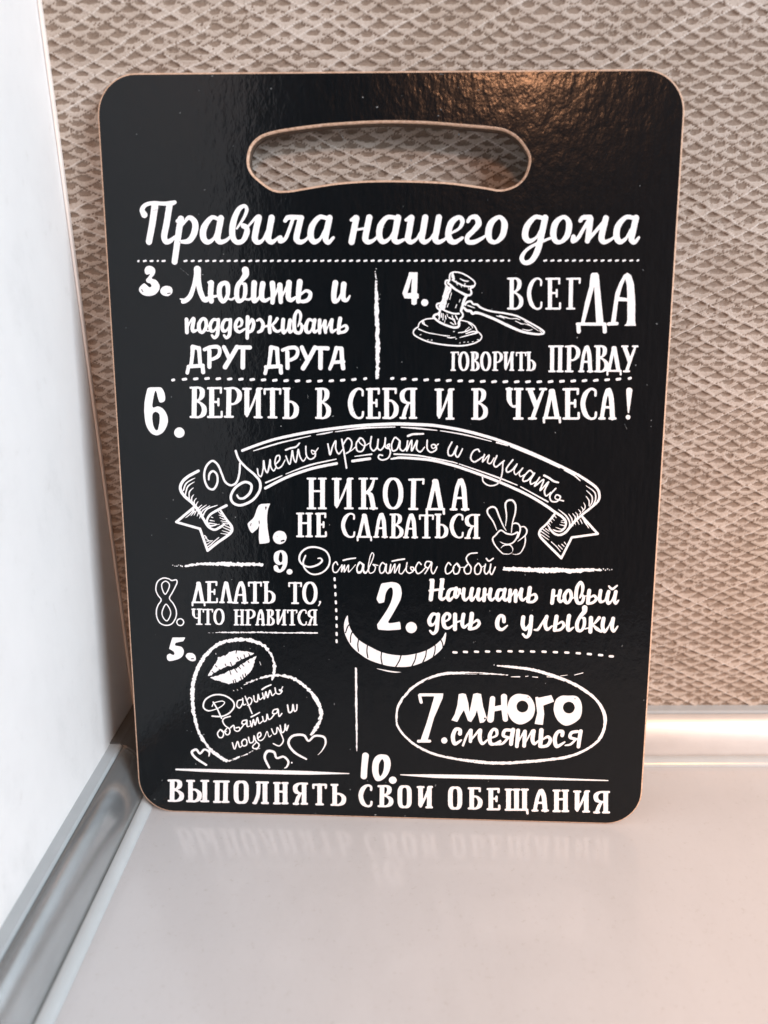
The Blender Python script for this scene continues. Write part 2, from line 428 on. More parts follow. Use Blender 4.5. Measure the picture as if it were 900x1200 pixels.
PRINT = [
("heading_lettering", """+s|114 89 69 69 69 84 64|705,11505 672,11589 740,11672 881,11701 1058,11691 1211,11700 1262,11714
+l|123 118 113|904,11660 843,11361 764,11048
+s|113 113 113 98 84 49|1163,11660 1097,11361 1043,11145 1064,11053 1141,11060 1234,11133
+l|118 113 109|1355,11433 1317,11265 1208,10708
+s|69 89|1293,11397 1363,11445
+s|35 74 114 114 99 54|1376,11325 1499,11457 1604,11373 1586,11205 1486,11067 1332,11048
+s|64 74 118 118 89 54 30|2022,11432 1904,11456 1763,11289 1743,11121 1816,11043 1926,11101 1998,11265
+s|113 113 113 89 64 44|2071,11444 2016,11217 1997,11097 2045,11044 2148,11072 2227,11140
+s|34 54 64 59 89 113 113 89 84 103 94 94|2345,11270 2473,11444 2535,11587 2492,11653 2387,11587 2291,11385 2263,11169 2325,11048 2440,11061 2515,11181 2525,11277 2466,11317
+s|39 49 59|2549,11308 2661,11427 2718,11475
+s|113 113 113 83 54 34|2743,11456 2686,11241 2662,11097 2718,11037 2808,11085 2883,11241
+s|113 113 113 88 54 39|2970,11451 2918,11217 2900,11097 2959,11044 3036,11085 3093,11133
+s|79 84 69 64 64|3118,11121 3111,11061 3200,11097 3272,11241 3341,11420
+s|69 83 83 93|3208,11403 3259,11456 3397,11460 3498,11451
+s|108 112 112 88 59 39|3485,11443 3431,11241 3402,11097 3464,11044 3553,11073 3617,11140
+s|73 78 112 117 93 54 29|3929,11450 3811,11460 3683,11312 3655,11133 3717,11049 3823,11102 3901,11260
+s|107 112 107 73 49|3994,11450 3936,11217 3919,11092 3968,11037 4058,11121
+l|112|4462,11443 4376,11049
+s|58 78|4374,11414 4444,11459
+s|112 112 112 88 58 44|4691,11455 4638,11217 4620,11097 4672,11045 4760,11073 4828,11133
+l|44|4478,11255 4653,11281
+s|73 78 112 112 87 53 29|5135,11454 4998,11454 4885,11312 4868,11133 4935,11050 5048,11109 5128,11260
+s|116 112 107 83 53|5192,11450 5148,11217 5128,11093 5185,11045 5298,11086
+s|58 83|5334,11414 5416,11459
+s|112 112 112 82 48 29|5426,11449 5387,11217 5368,11098 5423,11045 5522,11098 5576,11205
+s|111 111 111 82 48 29|5669,11454 5629,11217 5612,11098 5665,11045 5759,11098 5825,11205
+s|111 111 111 82 53 39|5907,11454 5865,11217 5846,11098 5902,11045 6008,11086 6057,11145
+s|39 53 83 73 112 112 112 83 53|6106,11186 6266,11276 6319,11394 6253,11458 6128,11371 6074,11193 6108,11079 6195,11045 6323,11117
+s|63 68 92 111 87 87 82 82 58 34|6413,11390 6461,11453 6555,11458 6599,11354 6515,11240 6410,11134 6419,11050 6531,11046 6666,11110 6744,11169
+c|67 111 120 87 67 106 116 77|6930,11458 6814,11359 6773,11193 6815,11067 6915,11050 7019,11157 7051,11335 7004,11437
+s|72 77 110 115 86 48 29|7697,11448 7569,11457 7441,11311 7412,11146 7483,11063 7605,11122 7674,11264
+s|110 110 110 96 77 82 58 53 53 43|7749,11448 7701,11193 7637,10908 7543,10741 7426,10697 7364,10776 7427,10896 7560,10991 7730,11063 7876,11122
+c|67 110 115 86 67 106 110 77|8040,11457 7931,11358 7898,11193 7939,11068 8039,11051 8140,11158 8167,11335 8122,11436
+s|67 82 86|8355,11400 8402,11452 8524,11457
+s|82 82 68 63 53|8249,11134 8247,11063 8331,11117 8415,11264 8506,11429
+l|105 105 86|8530,11429 8514,11240 8493,11063
+l|63 63 58|8511,11087 8660,11264 8799,11433
+s|105 110 110 81 53 38|8793,11440 8746,11217 8736,11099 8788,11047 8896,11087 8959,11146
+s|72 76 110 115 91 53 29|9261,11447 9134,11456 9007,11311 8992,11134 9057,11051 9157,11111 9222,11259
+s|105 110 105 72 48|9309,11447 9268,11217 9251,11094 9303,11040 9376,11122"""),
("dotted_rule", """+l|36|550,10715 560,10721
+l|36|651,10717 691,10723
+l|36|771,10717 812,10723
+l|36|901,10717 910,10723
+l|36|990,10717 1031,10723
+l|36|1386,10716 1426,10725
+l|36|1516,10717 1556,10726
+l|36|1645,10717 1685,10726
+l|36|1775,10717 1815,10726
+l|36|1904,10718 1944,10727
+l|36|2033,10718 2073,10727
+l|36|2162,10718 2202,10727
+l|36|2291,10719 2331,10728
+l|36|2420,10719 2460,10728
+l|36|2549,10719 2589,10728
+l|36|2678,10720 2718,10728
+l|36|2807,10720 2847,10729
+l|36|2935,10720 2975,10729
+l|36|3064,10721 3104,10729
+l|36|3192,10721 3232,10730
+l|36|3321,10721 3360,10730
+l|36|3449,10722 3489,10730
+l|36|3577,10722 3617,10731
+l|36|3705,10722 3745,10731
+l|36|3833,10723 3873,10731
+l|36|3961,10723 4001,10732
+l|36|4089,10723 4128,10732
+l|36|4217,10723 4256,10732
+l|36|4344,10724 4384,10733
+l|36|4472,10724 4511,10733
+l|36|4599,10724 4639,10733
+l|36|4727,10725 4766,10733
+l|35|4854,10725 4893,10734
+l|35|4981,10725 5020,10734
+l|35|5108,10726 5147,10734
+l|35|5235,10726 5274,10735
+l|35|5362,10726 5401,10735
+l|35|5489,10727 5528,10735
+l|35|5616,10727 5655,10736
+l|35|5742,10727 5781,10736
+l|35|5869,10728 5908,10736
+l|35|5995,10728 6034,10737
+l|35|6122,10728 6161,10737
+l|35|6248,10729 6287,10737
+l|35|6374,10729 6413,10738
+l|35|6500,10729 6539,10738
+l|35|6627,10729 6665,10738
+l|35|6752,10730 6791,10738
+l|35|6878,10730 6917,10739
+l|35|7004,10730 7043,10739
+l|35|7139,10733 7148,10739
+l|35|7757,10732 7795,10741
+l|35|7882,10732 7920,10741
+l|35|8006,10732 8045,10741
+l|35|8131,10733 8169,10741
+l|35|8255,10733 8294,10741
+l|35|8380,10733 8418,10742
+l|35|8504,10733 8542,10742
+l|35|8628,10733 8666,10742
+l|35|8752,10733 8790,10742
+l|35|8876,10734 8914,10742
+l|35|9000,10734 9038,10742
+l|35|9124,10734 9162,10743
+l|35|9248,10734 9286,10743
+l|35|9373,10736 9387,10744"""),
("rule_lettering_three", """+P|0|659,10560 684,10615 748,10638 819,10616 852,10561 836,10492 782,10423 861,10389 916,10303 901,10216 821,10138 701,10112 594,10137 538,10207 552,10267 632,10333 676,10311 728,10268 767,10282 749,10328 691,10350 675,10397 720,10449 753,10495 695,10483 664,10509
+P|0|925,10216 963,10268 1046,10294 1135,10260 1140,10174 1073,10116 983,10121 931,10164
-l|16|1054,10158 1103,10165
-l|14|585,10229 606,10184
+s|132 92 76 88 88 68|1612,10573 1592,10479 1539,10302 1469,10124 1382,10040 1323,10014
+l|24 49|1280,10064 1341,10048
+s|124 104 100 96 80 44|1617,10577 1620,10381 1648,10203 1704,10065 1755,10046 1802,10095
+l|105 101 96|1853,10342 1834,10165 1841,10030
+l|44|1804,10352 1860,10352
+s|44 57 40|1756,10081 1850,10101 1964,10121
+c|80 92 92 76 76 88|2079,10342 2007,10283 1995,10125 2053,10023 2139,10126 2146,10313
+s|40|2147,10077 2208,10057 2261,10087
-l|12|2090,10293 2105,10165
+s|132 116 80 88 92 88 60 80 76 44|2476,10563 2478,10490 2405,10392 2330,10294 2304,10146 2331,10038 2414,10058 2459,10166 2460,10314 2423,10328
+s|44|2460,10068 2527,10058 2590,10098
+s|104 100 96 44 36|2628,10344 2613,10167 2619,10038 2703,10088 2764,10226
+s|104 100 96 68 44|2781,10328 2757,10187 2760,10078 2814,10039 2897,10079
+s|104 92 80|2955,10335 2961,10168 2947,10010
+l|40 48|2963,10069 3077,10306
+s|100 92 80|3087,10306 3094,10168 3097,10020
+l|36 48|3113,10089 3235,10335
+s|108 100 96 76 48|3252,10349 3238,10188 3236,10086 3286,10050 3369,10100
+s|108 100 84|3446,10365 3422,10189 3412,10031
+s|40 56 72 76 68 52|3462,10149 3555,10213 3632,10170 3603,10071 3511,10027 3429,10035
+s|108 100 96 56 32|4082,10347 4053,10171 4062,10039 4134,10063 4202,10210
+s|104 96 92 60 32|4232,10324 4216,10171 4225,10073 4286,10054 4338,10128
+l|73|1377,9706 1377,9596 1373,9479
+s|33 37 70 74 70 37|1385,9552 1449,9676 1509,9716 1477,9556 1493,9500 1562,9520
+c|57 73 73 57 65 69|1668,9717 1602,9627 1604,9516 1658,9480 1724,9567 1729,9687
+s|27|1732,9513 1770,9505 1806,9533
+s|49 57 69 69 45 24|1927,9702 1858,9698 1802,9598 1816,9511 1874,9512 1933,9598
+s|65 69 69 53 45|1958,9704 1944,9558 1927,9438 1873,9383 1829,9427
+s|49 57 69 69 45 24|2146,9703 2078,9699 2022,9598 2036,9512 2094,9513 2153,9599
+s|65 69 69 53 45|2177,9705 2164,9559 2147,9439 2093,9384 2049,9428
+s|24 45 61 53 69 73 57 37|2274,9564 2368,9606 2381,9684 2331,9720 2272,9640 2273,9535 2333,9490 2434,9544
+l|73 73 65|2491,9750 2481,9560 2471,9384
+s|24 53 69 65 45|2502,9591 2564,9711 2597,9637 2562,9521 2491,9484
+s|41 57 69 69 49|2656,9691 2718,9711 2766,9632 2738,9526 2675,9489
+l|41|2750,9572 2885,9612
+s|69|2899,9752 2880,9602 2886,9486
+s|61 53 32|3026,9726 2979,9659 2909,9598
+s|41 65 49 32|2936,9602 2975,9527 3037,9503 3106,9547
+s|73 73 69 36 24|3134,9709 3121,9563 3139,9483 3203,9544 3240,9664
+s|73 73 61 32|3258,9700 3236,9564 3253,9492 3332,9544
+s|28 49 57 53 65 73 69 57 61 45|3399,9594 3439,9704 3449,9804 3401,9863 3346,9783 3328,9624 3346,9504 3428,9481 3471,9565 3452,9641
+l|24|3472,9605 3527,9605
+s|48 57 73 73 48 24|3672,9685 3597,9711 3544,9605 3552,9505 3614,9496 3671,9606
+s|69 69 61 32|3703,9705 3676,9566 3696,9496 3773,9542
+s|69 69 61|3792,9702 3786,9586 3788,9482
+l|28 36|3799,9530 3869,9676
+s|69 69 61|3888,9686 3882,9577 3895,9491
+l|28 32|3912,9531 3980,9687
+s|69 69 61 32|4011,9707 3995,9567 4014,9501 4091,9544
+s|77 73 69|4161,9731 4139,9608 4129,9484
+s|32 53 65 57 53|4169,9574 4251,9612 4282,9565 4246,9509 4148,9484
+s|87 72 72|1468,9215 1452,9061 1426,8908
+l|75|1468,9225 1573,9197
+s|79 75 75|1582,9197 1588,9062 1592,8898
+l|68 72|1372,8868 1642,8888
+l|68|1375,8861 1347,8757
+l|72 80|1637,8875 1641,8772
+l|79|1772,9152 1760,8867
+s|64 68 75 68 72 60|1681,9174 1793,9217 1923,9222 1963,9157 1925,9058 1819,9002
+s|79|2042,9218 2086,9120 2130,9018
+l|83 83 90|2280,9223 2169,9047 2048,8865
+l|86|2388,9193 2373,8861
+l|68 79|2267,9220 2514,9215
+s|82 71 71|2901,9218 2880,9069 2854,8898
+l|71|2901,9223 3005,9200
+s|79 75 75|3011,9196 3013,9061 3020,8897
+l|72|2796,8868 3073,8888
+l|68|2809,8860 2780,8756
+l|72 79|3065,8871 3071,8772
+l|79|3194,9141 3193,8857
+s|60 67 75 67 71 60|3107,9172 3218,9210 3338,9216 3384,9155 3349,9053 3244,8995
+s|79|3461,9221 3506,9119 3552,9018
+l|82 82 90|3698,9222 3600,9046 3477,8855
+l|86|3801,9195 3792,8861
+l|67 78|3688,9216 3930,9208
+s|78 75 63|4089,9215 4026,9002 3963,8844
+l|67 75|4085,9215 4164,9206
+s|78 82 86|4179,9206 4188,9003 4206,8860
+l|64|4029,8961 4215,8973"""),
("chalk_rule", """+s1|16 28 52 71 75 79 75 63|4800,10466 4803,10368 4809,10251 4815,10095 4824,9561 4833,9261 4828,8960 4822,8706
+P|0|4820,10592 4817,10585 4810,10582 4803,10585 4800,10592 4803,10599 4810,10602 4817,10599
+P|0|4804,10543 4800,10535 4792,10532 4783,10535 4780,10543 4783,10552 4792,10555 4800,10552
+P|0|4810,10501 4806,10491 4796,10487 4786,10491 4782,10501 4786,10510 4796,10514 4806,10510
+P|0|4824,10427 4820,10419 4812,10415 4803,10419 4800,10427 4803,10435 4812,10438 4820,10435
+P|0|4836,10378 4832,10369 4822,10364 4812,10368 4808,10378 4812,10388 4822,10392 4832,10388
+P|0|4876,10075 4873,10068 4866,10065 4858,10068 4855,10075 4858,10082 4866,10085 4873,10082
+P|0|4884,10154 4882,10148 4876,10146 4870,10148 4868,10154 4870,10159 4876,10161 4882,10159"""),
("chalk_rule", """+s1|21 36 62 57 72 93 78 72 70|1130,5118 1194,5127 1336,5153 1516,5168 1720,5167 1976,5173 2128,5168 2358,5172 2612,5171
+P|0|910,5132 906,5125 899,5122 892,5125 889,5132 893,5140 900,5143 907,5140
+P|0|953,5115 949,5107 942,5104 935,5107 932,5115 935,5122 943,5125 950,5122
+P|0|994,5116 989,5106 980,5102 971,5106 968,5115 972,5124 981,5128 990,5125
+P|0|1025,5137 1022,5130 1015,5126 1008,5129 1005,5137 1008,5144 1016,5147 1023,5144
+P|0|1068,5125 1063,5113 1052,5109 1042,5113 1038,5124 1043,5135 1054,5140 1064,5136
+P|0|1099,5112 1094,5101 1082,5096 1072,5101 1068,5112 1073,5123 1084,5128 1095,5123"""),
("chalk_rule", """+s1|75 81 81 92 87 75 81 75 52 35|7216,5163 7401,5160 7599,5160 7968,5146 8137,5155 8307,5157 8505,5146 8674,5158 8842,5172 8983,5175
+P|0|9028,5170 9023,5157 9012,5152 9000,5157 8994,5169 8998,5181 9010,5187 9022,5182
+P|0|9066,5194 9062,5183 9053,5179 9043,5183 9038,5193 9042,5203 9051,5208 9061,5204
+P|0|9104,5171 9100,5160 9090,5156 9080,5160 9076,5170 9079,5181 9089,5185 9099,5181
+P|0|9142,5195 9138,5184 9129,5180 9118,5184 9114,5194 9117,5205 9127,5209 9137,5205
+P|0|9177,5175 9174,5167 9166,5163 9158,5166 9154,5175 9157,5183 9165,5186 9173,5183
+P|0|9218,5184 9215,5176 9208,5173 9200,5176 9196,5184 9199,5192 9206,5196 9215,5193"""),
("chalk_rule", """+s.5|7 14 27 29 27 32 29 29 32 20|1473,3787 1596,3794 1774,3807 1997,3809 2263,3817 2530,3824 2795,3823 3061,3823 3370,3830 3656,3831"""),
("chalk_rule", """+s.4|34 48 44 34 24|4393,3132 4398,2835 4397,2304 4400,1767 4401,1406"""),
("rule_lettering_four", """+Q|0|5390,10535 5545,10535 5535,10175 5566,10167 5566,10089 5534,10077 5530,9989 5484,9969 5435,9988 5433,10081 5311,10086 5271,10174 5380,10486
-Q|0|5441,10438 5428,10183 5368,10178
+P|0|5737,10015 5718,9971 5672,9952 5626,9970 5607,10015 5626,10059 5671,10078 5717,10059
+l|38|7137,10429 7203,10429
+l|38|7151,9917 7218,9917
+l|75|7201,10411 7210,9935
+s|38 38 75 75 38 38|7201,10429 7279,10430 7332,10379 7330,10287 7285,10220 7229,10200
+s|38 38 75 75 38 38|7233,10200 7305,10164 7372,10082 7368,9979 7298,9917 7210,9917
+s|38 38 38 75 75 75 38 38 38|7716,10319 7708,10405 7629,10430 7546,10339 7511,10175 7557,10001 7641,9918 7722,9934 7734,10022
+l|75|7869,10413 7886,9938
+l|38|7805,10426 8026,10431
+l|38|8031,10431 8032,10350
+l|38|7823,9919 8056,9920
+l|38|8065,9930 8060,10013
+l|38|7877,10186 7986,10186
+l|38|7994,10238 7998,10125
+l|75|8238,10413 8248,9939
+l|38|8169,10426 8389,10432
+l|38|8391,10432 8390,10361
+l|38|8189,9920 8314,9921
+Q|0|8572,10497 8600,10533 8689,10534 8718,10498 8744,10310 8841,9667 8708,9667 8644,10288 8505,9666 8438,9666 8503,10062 8559,10295
+l|57|8378,9654 8865,9656
+l|74|8398,9648 8409,9525
+l|74|8857,9650 8867,9527
+Q|0|9215,10535 9284,10484 9336,10340 9377,10021 9392,9648 9255,9647 9233,10047 9077,10049 9048,9654 8963,9653 9018,10195 9083,10369 9150,10499
-Q|0|9180,10427 9212,10311 9230,10105 9093,10122 9131,10296
+l|62|8928,9658 9071,9666
+Q|0|9193,9625 9239,9669 9250,9728 9388,9729 9408,9629
+l|57|6193,9136 6192,8849
+l|29|6153,9147 6281,9151
+l|29|6283,9151 6281,9107
+l|30|6158,8835 6230,8836
+c|29 46 57 57 57 46 29 46 57 57 57 46|6379,9151 6416,9133 6443,9073 6453,8995 6446,8916 6420,8856 6384,8837 6347,8855 6320,8915 6310,8994 6317,9072 6343,9132
+l|29|6508,9152 6545,9152
+l|30|6513,8838 6551,8838
+l|57|6544,9138 6547,8852
+s|29 29 57 57 29 29|6543,9152 6587,9152 6617,9121 6616,9065 6590,9024 6558,9011
+s|29 29 57 57 29 29|6561,9011 6601,8989 6638,8939 6636,8876 6596,8838 6547,8838
+c|29 46 57 57 57 46 29 46 57 57 57 46|6770,9153 6808,9135 6836,9075 6846,8997 6839,8918 6814,8858 6777,8839 6740,8858 6712,8918 6702,8996 6708,9075 6734,9134
+l|57|6942,9141 6944,8854
+l|29|6898,9151 6946,9154
+l|29|6905,8840 6989,8841
+s|29 29 57 57 29 29|6941,9154 7003,9155 7049,9105 7046,9036 7002,8985 6947,8982
+l|57|7128,9142 7135,8881
+l|29|7093,9152 7164,9153
+s|29|7136,8854 7186,8983 7235,9144
+l|57|7238,9142 7246,8856
+l|29|7234,9156 7270,9156
+l|29|7211,8842 7279,8843
+l|57|7402,9143 7411,8857
+l|29|7321,9150 7484,9151
+l|29|7319,9147 7322,9100
+l|29|7485,9148 7485,9101
+l|29|7370,8843 7453,8844
+l|57|7540,9144 7549,8858
+l|29|7506,9158 7568,9158
+l|29|7516,8844 7552,8844
+s|29 29 57 57 29 29|7550,9014 7600,9014 7643,8958 7638,8883 7597,8845 7549,8844
+l|74|7952,9247 7962,8845
+l|74|8094,9248 8104,8846
+l|37|7897,9265 8142,9267
+l|37|7913,8827 8011,8827
+l|37|8056,8828 8154,8828
+l|74|8253,9249 8263,8847
+l|37|8190,9262 8260,9267
+l|37|8207,8829 8329,8829
+s|37 37 74 74 37 37|8253,9267 8342,9268 8410,9198 8407,9102 8344,9032 8265,9027
+s|60|8548,9251 8514,9129 8481,8839
+s|74|8572,9251 8610,9138 8643,8840
+l|74|8553,9233 8568,9233
+l|37|8506,8998 8621,8998
+l|37|8445,8830 8523,8831
+l|37|8600,8831 8687,8832
+l|37|8708,9270 8766,9270
+l|37|8728,8832 8787,8832
+l|74|8765,9252 8780,8851
+s|37 37 74 74 37 37|8764,9270 8833,9270 8880,9227 8880,9148 8841,9091 8792,9074
+s|37 37 74 74 37 37|8796,9074 8860,9043 8920,8974 8918,8886 8858,8833 8780,8832
+l|60|9036,9243 8972,8854
+l|74|9054,9240 9139,8862
+l|74|9034,9240 9054,9240
+l|37|8945,8842 9183,8844
+l|37|8945,8842 8951,8776
+l|37|9180,8844 9186,8778
+l|74|9234,9246 9328,9020
+s|37 60 60|9418,9265 9339,9020 9288,8844
+l|37|9183,9272 9281,9273
+l|37|9374,9273 9456,9274
+l|37|9239,8835 9332,8836"""),
("gavel_drawing", """+s|25 25 21 22 22 22 22 22 30 30|6110,10405 6109,10478 6138,10525 6213,10539 6333,10515 6455,10450 6539,10384 6559,10341 6533,10293 6488,10268
+s|22|6155,10405 6246,10355 6352,10311 6458,10292 6518,10304
+s|9 21 12|6290,10428 6366,10391 6441,10384
+s.5|38 44 27|6161,10507 6169,10449 6185,10405
+s|9 12|6223,10391 6246,10318
+s|12 7|6381,10348 6368,10282
+s|10 6|6443,10287 6444,10231
+s|10 6|6306,10340 6322,10275
+s|30 27 27 27|6102,10398 6047,10391 6035,10340 6066,10296
+s|15 30 33 27 27 33 30 27 18|6110,10391 6080,10354 6126,10318 6217,10245 6339,10180 6445,10143 6493,10166 6486,10231 6466,10253
+s|15 15 15 21|6119,10296 6218,10231 6324,10172 6415,10126
+P.6|0|6043,10296 6111,10281 6139,10252 6106,10157 6070,10025 6048,9951 6011,9892 5927,9936 5941,9980 5978,10083 6014,10215
-l|9|6082,10230 6068,10142
-l|9|6045,10186 6038,10128
-l|9|6031,10098 6017,10025
-l|9|6069,10084 6054,10025
-l|9|6002,10010 5995,9966
-l|9|6104,10245 6097,10201
+s|42 48 45 39|6408,10129 6371,10055 6343,9967 6317,9871
-l|9|6327,9982 6313,9937
+s|24 30 27 30 30|5967,10010 5896,9992 5886,9943 5927,9899 5980,9907
-P|0|5924,9951 5920,9942 5912,9939 5903,9942 5899,9951 5903,9959 5911,9963 5920,9959
+s|27|6003,9892 6087,9856 6194,9826 6284,9827
+s|24 30 30 33 39|6314,9871 6348,9827 6346,9775 6304,9731 6280,9657
+s|33 39 36 33|5943,9885 5928,9833 5845,9796 5827,9758
+s|33 33 33 36 39 42|5827,9766 5922,9688 6060,9623 6197,9585 6276,9600 6287,9657
+l|21|5944,9803 5929,9729
+l|12|5974,9833 5970,9759
+l|13|6004,9826 5998,9715
+l|15|6042,9789 6051,9730
+l|9|6072,9819 6081,9774
+l|18|6103,9760 6165,9730
+l|13|6164,9789 6180,9715
+l|21|6195,9730 6227,9642
+l|15|6135,9671 6196,9634
+l|9|6029,9670 6036,9715
+l|18|5921,9788 5951,9848
+l|21|6224,9790 6256,9731
+l|9|6093,10003 6071,9937
+l|9|6240,9981 6219,9922
+l|9|6299,10070 6284,10026
+l|9|6146,10186 6129,10121
+l|9|6126,10106 6114,10069
+s|20 18 18 18|5823,9741 5694,9728 5587,9669 5560,9606
+s|15 18 21 21 15|6317,9713 6454,9680 6553,9621 6600,9547 6617,9495
+s|21 21 21 21 23 23 24 23 21 20 20 17|5560,9594 5489,9542 5479,9467 5574,9400 5758,9329 6018,9283 6324,9266 6537,9303 6657,9361 6694,9421 6667,9477 6608,9524
+s|21 15 14 12|5565,9557 5711,9498 5894,9464 6062,9435
+s|12 18 8|6078,9418 6139,9406 6230,9418
+l|9|6016,9447 6123,9440
+s|12 21 15|6275,9493 6411,9516 6501,9561
+s|9 18 24|6306,9411 6443,9449 6609,9495
+s|14 24 12|6412,9479 6533,9517 6609,9510
+s|12 12 7|6454,9665 6516,9613 6531,9576
+s|12 8|6470,9591 6396,9531
+s|18 21 8|5633,9698 5641,9654 5733,9602
+l|12|5656,9691 5671,9654
+s|9 8|5592,9454 5616,9460
+s|9 8|5723,9365 5747,9371
+s|9 8|5791,9361 5816,9367
+s|9 8|6296,9314 6320,9320
+s|9 8|6372,9326 6396,9333
+s|9 8|6440,9330 6464,9336
+s|9 8|6524,9335 6548,9341
+s|9 8|6614,9373 6639,9379
+s|9 8|6226,9386 6250,9392
+s|9 8|6186,9512 6210,9518
+s|28 31 31 28 35 30 28 28 28 26 28 35 31 35 38 45 42 38 45 38 42 42 35|6392,9976 6417,10022 6487,10039 6532,9993 6603,9982 6666,9930 6843,9871 7091,9836 7303,9790 7517,9688 7696,9590 7790,9521 7784,9487 7665,9476 7417,9518 7167,9617 6917,9732 6668,9827 6579,9844 6523,9827 6491,9868 6420,9881 6375,9924
+s|14 17 9|6436,9967 6489,9950 6560,9925
+s|9 17 7|6951,9789 7057,9763 7093,9738
+s|12 16 9 14 5|7003,9797 7128,9760 7199,9743 7304,9744 7375,9721
+s|10 14 7 7|7288,9704 7395,9653 7448,9653 7590,9610
+s|10 14 7|7415,9561 7522,9541 7592,9558
+s|5 12 7|7446,9696 7554,9627 7698,9533
+s|9|7715,9542 7752,9507"""),
("dashed_rule", """+l|50|1066,8621 1094,8629
+l|50|1263,8636 1317,8644
+l|50|1472,8645 1526,8653
+l|50|1681,8653 1735,8661
+l|50|1889,8650 1943,8658
+l|50|2098,8647 2151,8655
+l|50|2305,8644 2359,8652
+l|50|2513,8640 2567,8648
+l|50|2720,8635 2774,8643
+l|50|2928,8629 2981,8637
+l|50|3134,8624 3188,8632
+l|50|3341,8621 3395,8629
+l|49|3548,8618 3601,8626
+l|49|3754,8622 3808,8630
+l|49|3961,8626 4014,8634
+l|49|4167,8639 4220,8647
+l|49|4373,8653 4425,8661
+l|49|4591,8670 4618,8678
+l|49|5081,8678 5110,8686
+l|49|5273,8669 5328,8677
+l|49|5477,8661 5533,8669
+l|49|5682,8656 5737,8664
+l|49|5886,8652 5942,8660
+l|49|6090,8647 6146,8655
+l|49|6294,8643 6350,8651
+l|49|6498,8639 6553,8647
+l|49|6702,8635 6757,8643
+l|49|6905,8632 6960,8640
+l|49|7108,8633 7163,8641
+l|49|7311,8634 7366,8642
+l|49|7513,8636 7568,8644
+l|49|7716,8637 7770,8645
+l|49|7918,8641 7972,8649
+l|49|8119,8648 8174,8656
+l|49|8321,8655 8375,8663
+l|48|8522,8662 8576,8670
+l|48|8723,8669 8777,8677
+l|48|8923,8681 8977,8689
+l|48|9123,8692 9177,8700
+l|48|9336,8709 9364,8717"""),
("dashed_rule", """+l|49|6279,3497 6335,3494
+l|49|6479,3510 6535,3507
+l|49|6691,3519 6747,3516
+l|49|6902,3527 6958,3524
+l|49|7117,3536 7173,3533
+l|49|7332,3541 7388,3538
+l|49|7547,3545 7602,3542
+l|49|7761,3545 7817,3542
+l|49|7979,3546 8035,3543
+l|49|8194,3542 8249,3539
+l|49|8412,3538 8467,3535
+l|49|8629,3530 8685,3527
+l|49|8839,3518 8895,3515
+l|49|9053,3502 9109,3499
+l|49|9256,3481 9311,3478"""),
("dashed_rule", """+l|44|4001,4928 4003,4889
+l|44|4008,4786 4010,4747
+l|44|4014,4632 4016,4592
+l|44|4020,4471 4023,4432
+l|45|4024,4316 4026,4276
+l|45|4028,4160 4030,4120
+l|45|4028,4003 4031,3964
+l|45|4027,3840 4029,3800
+l|45|4025,3694 4027,3654"""),
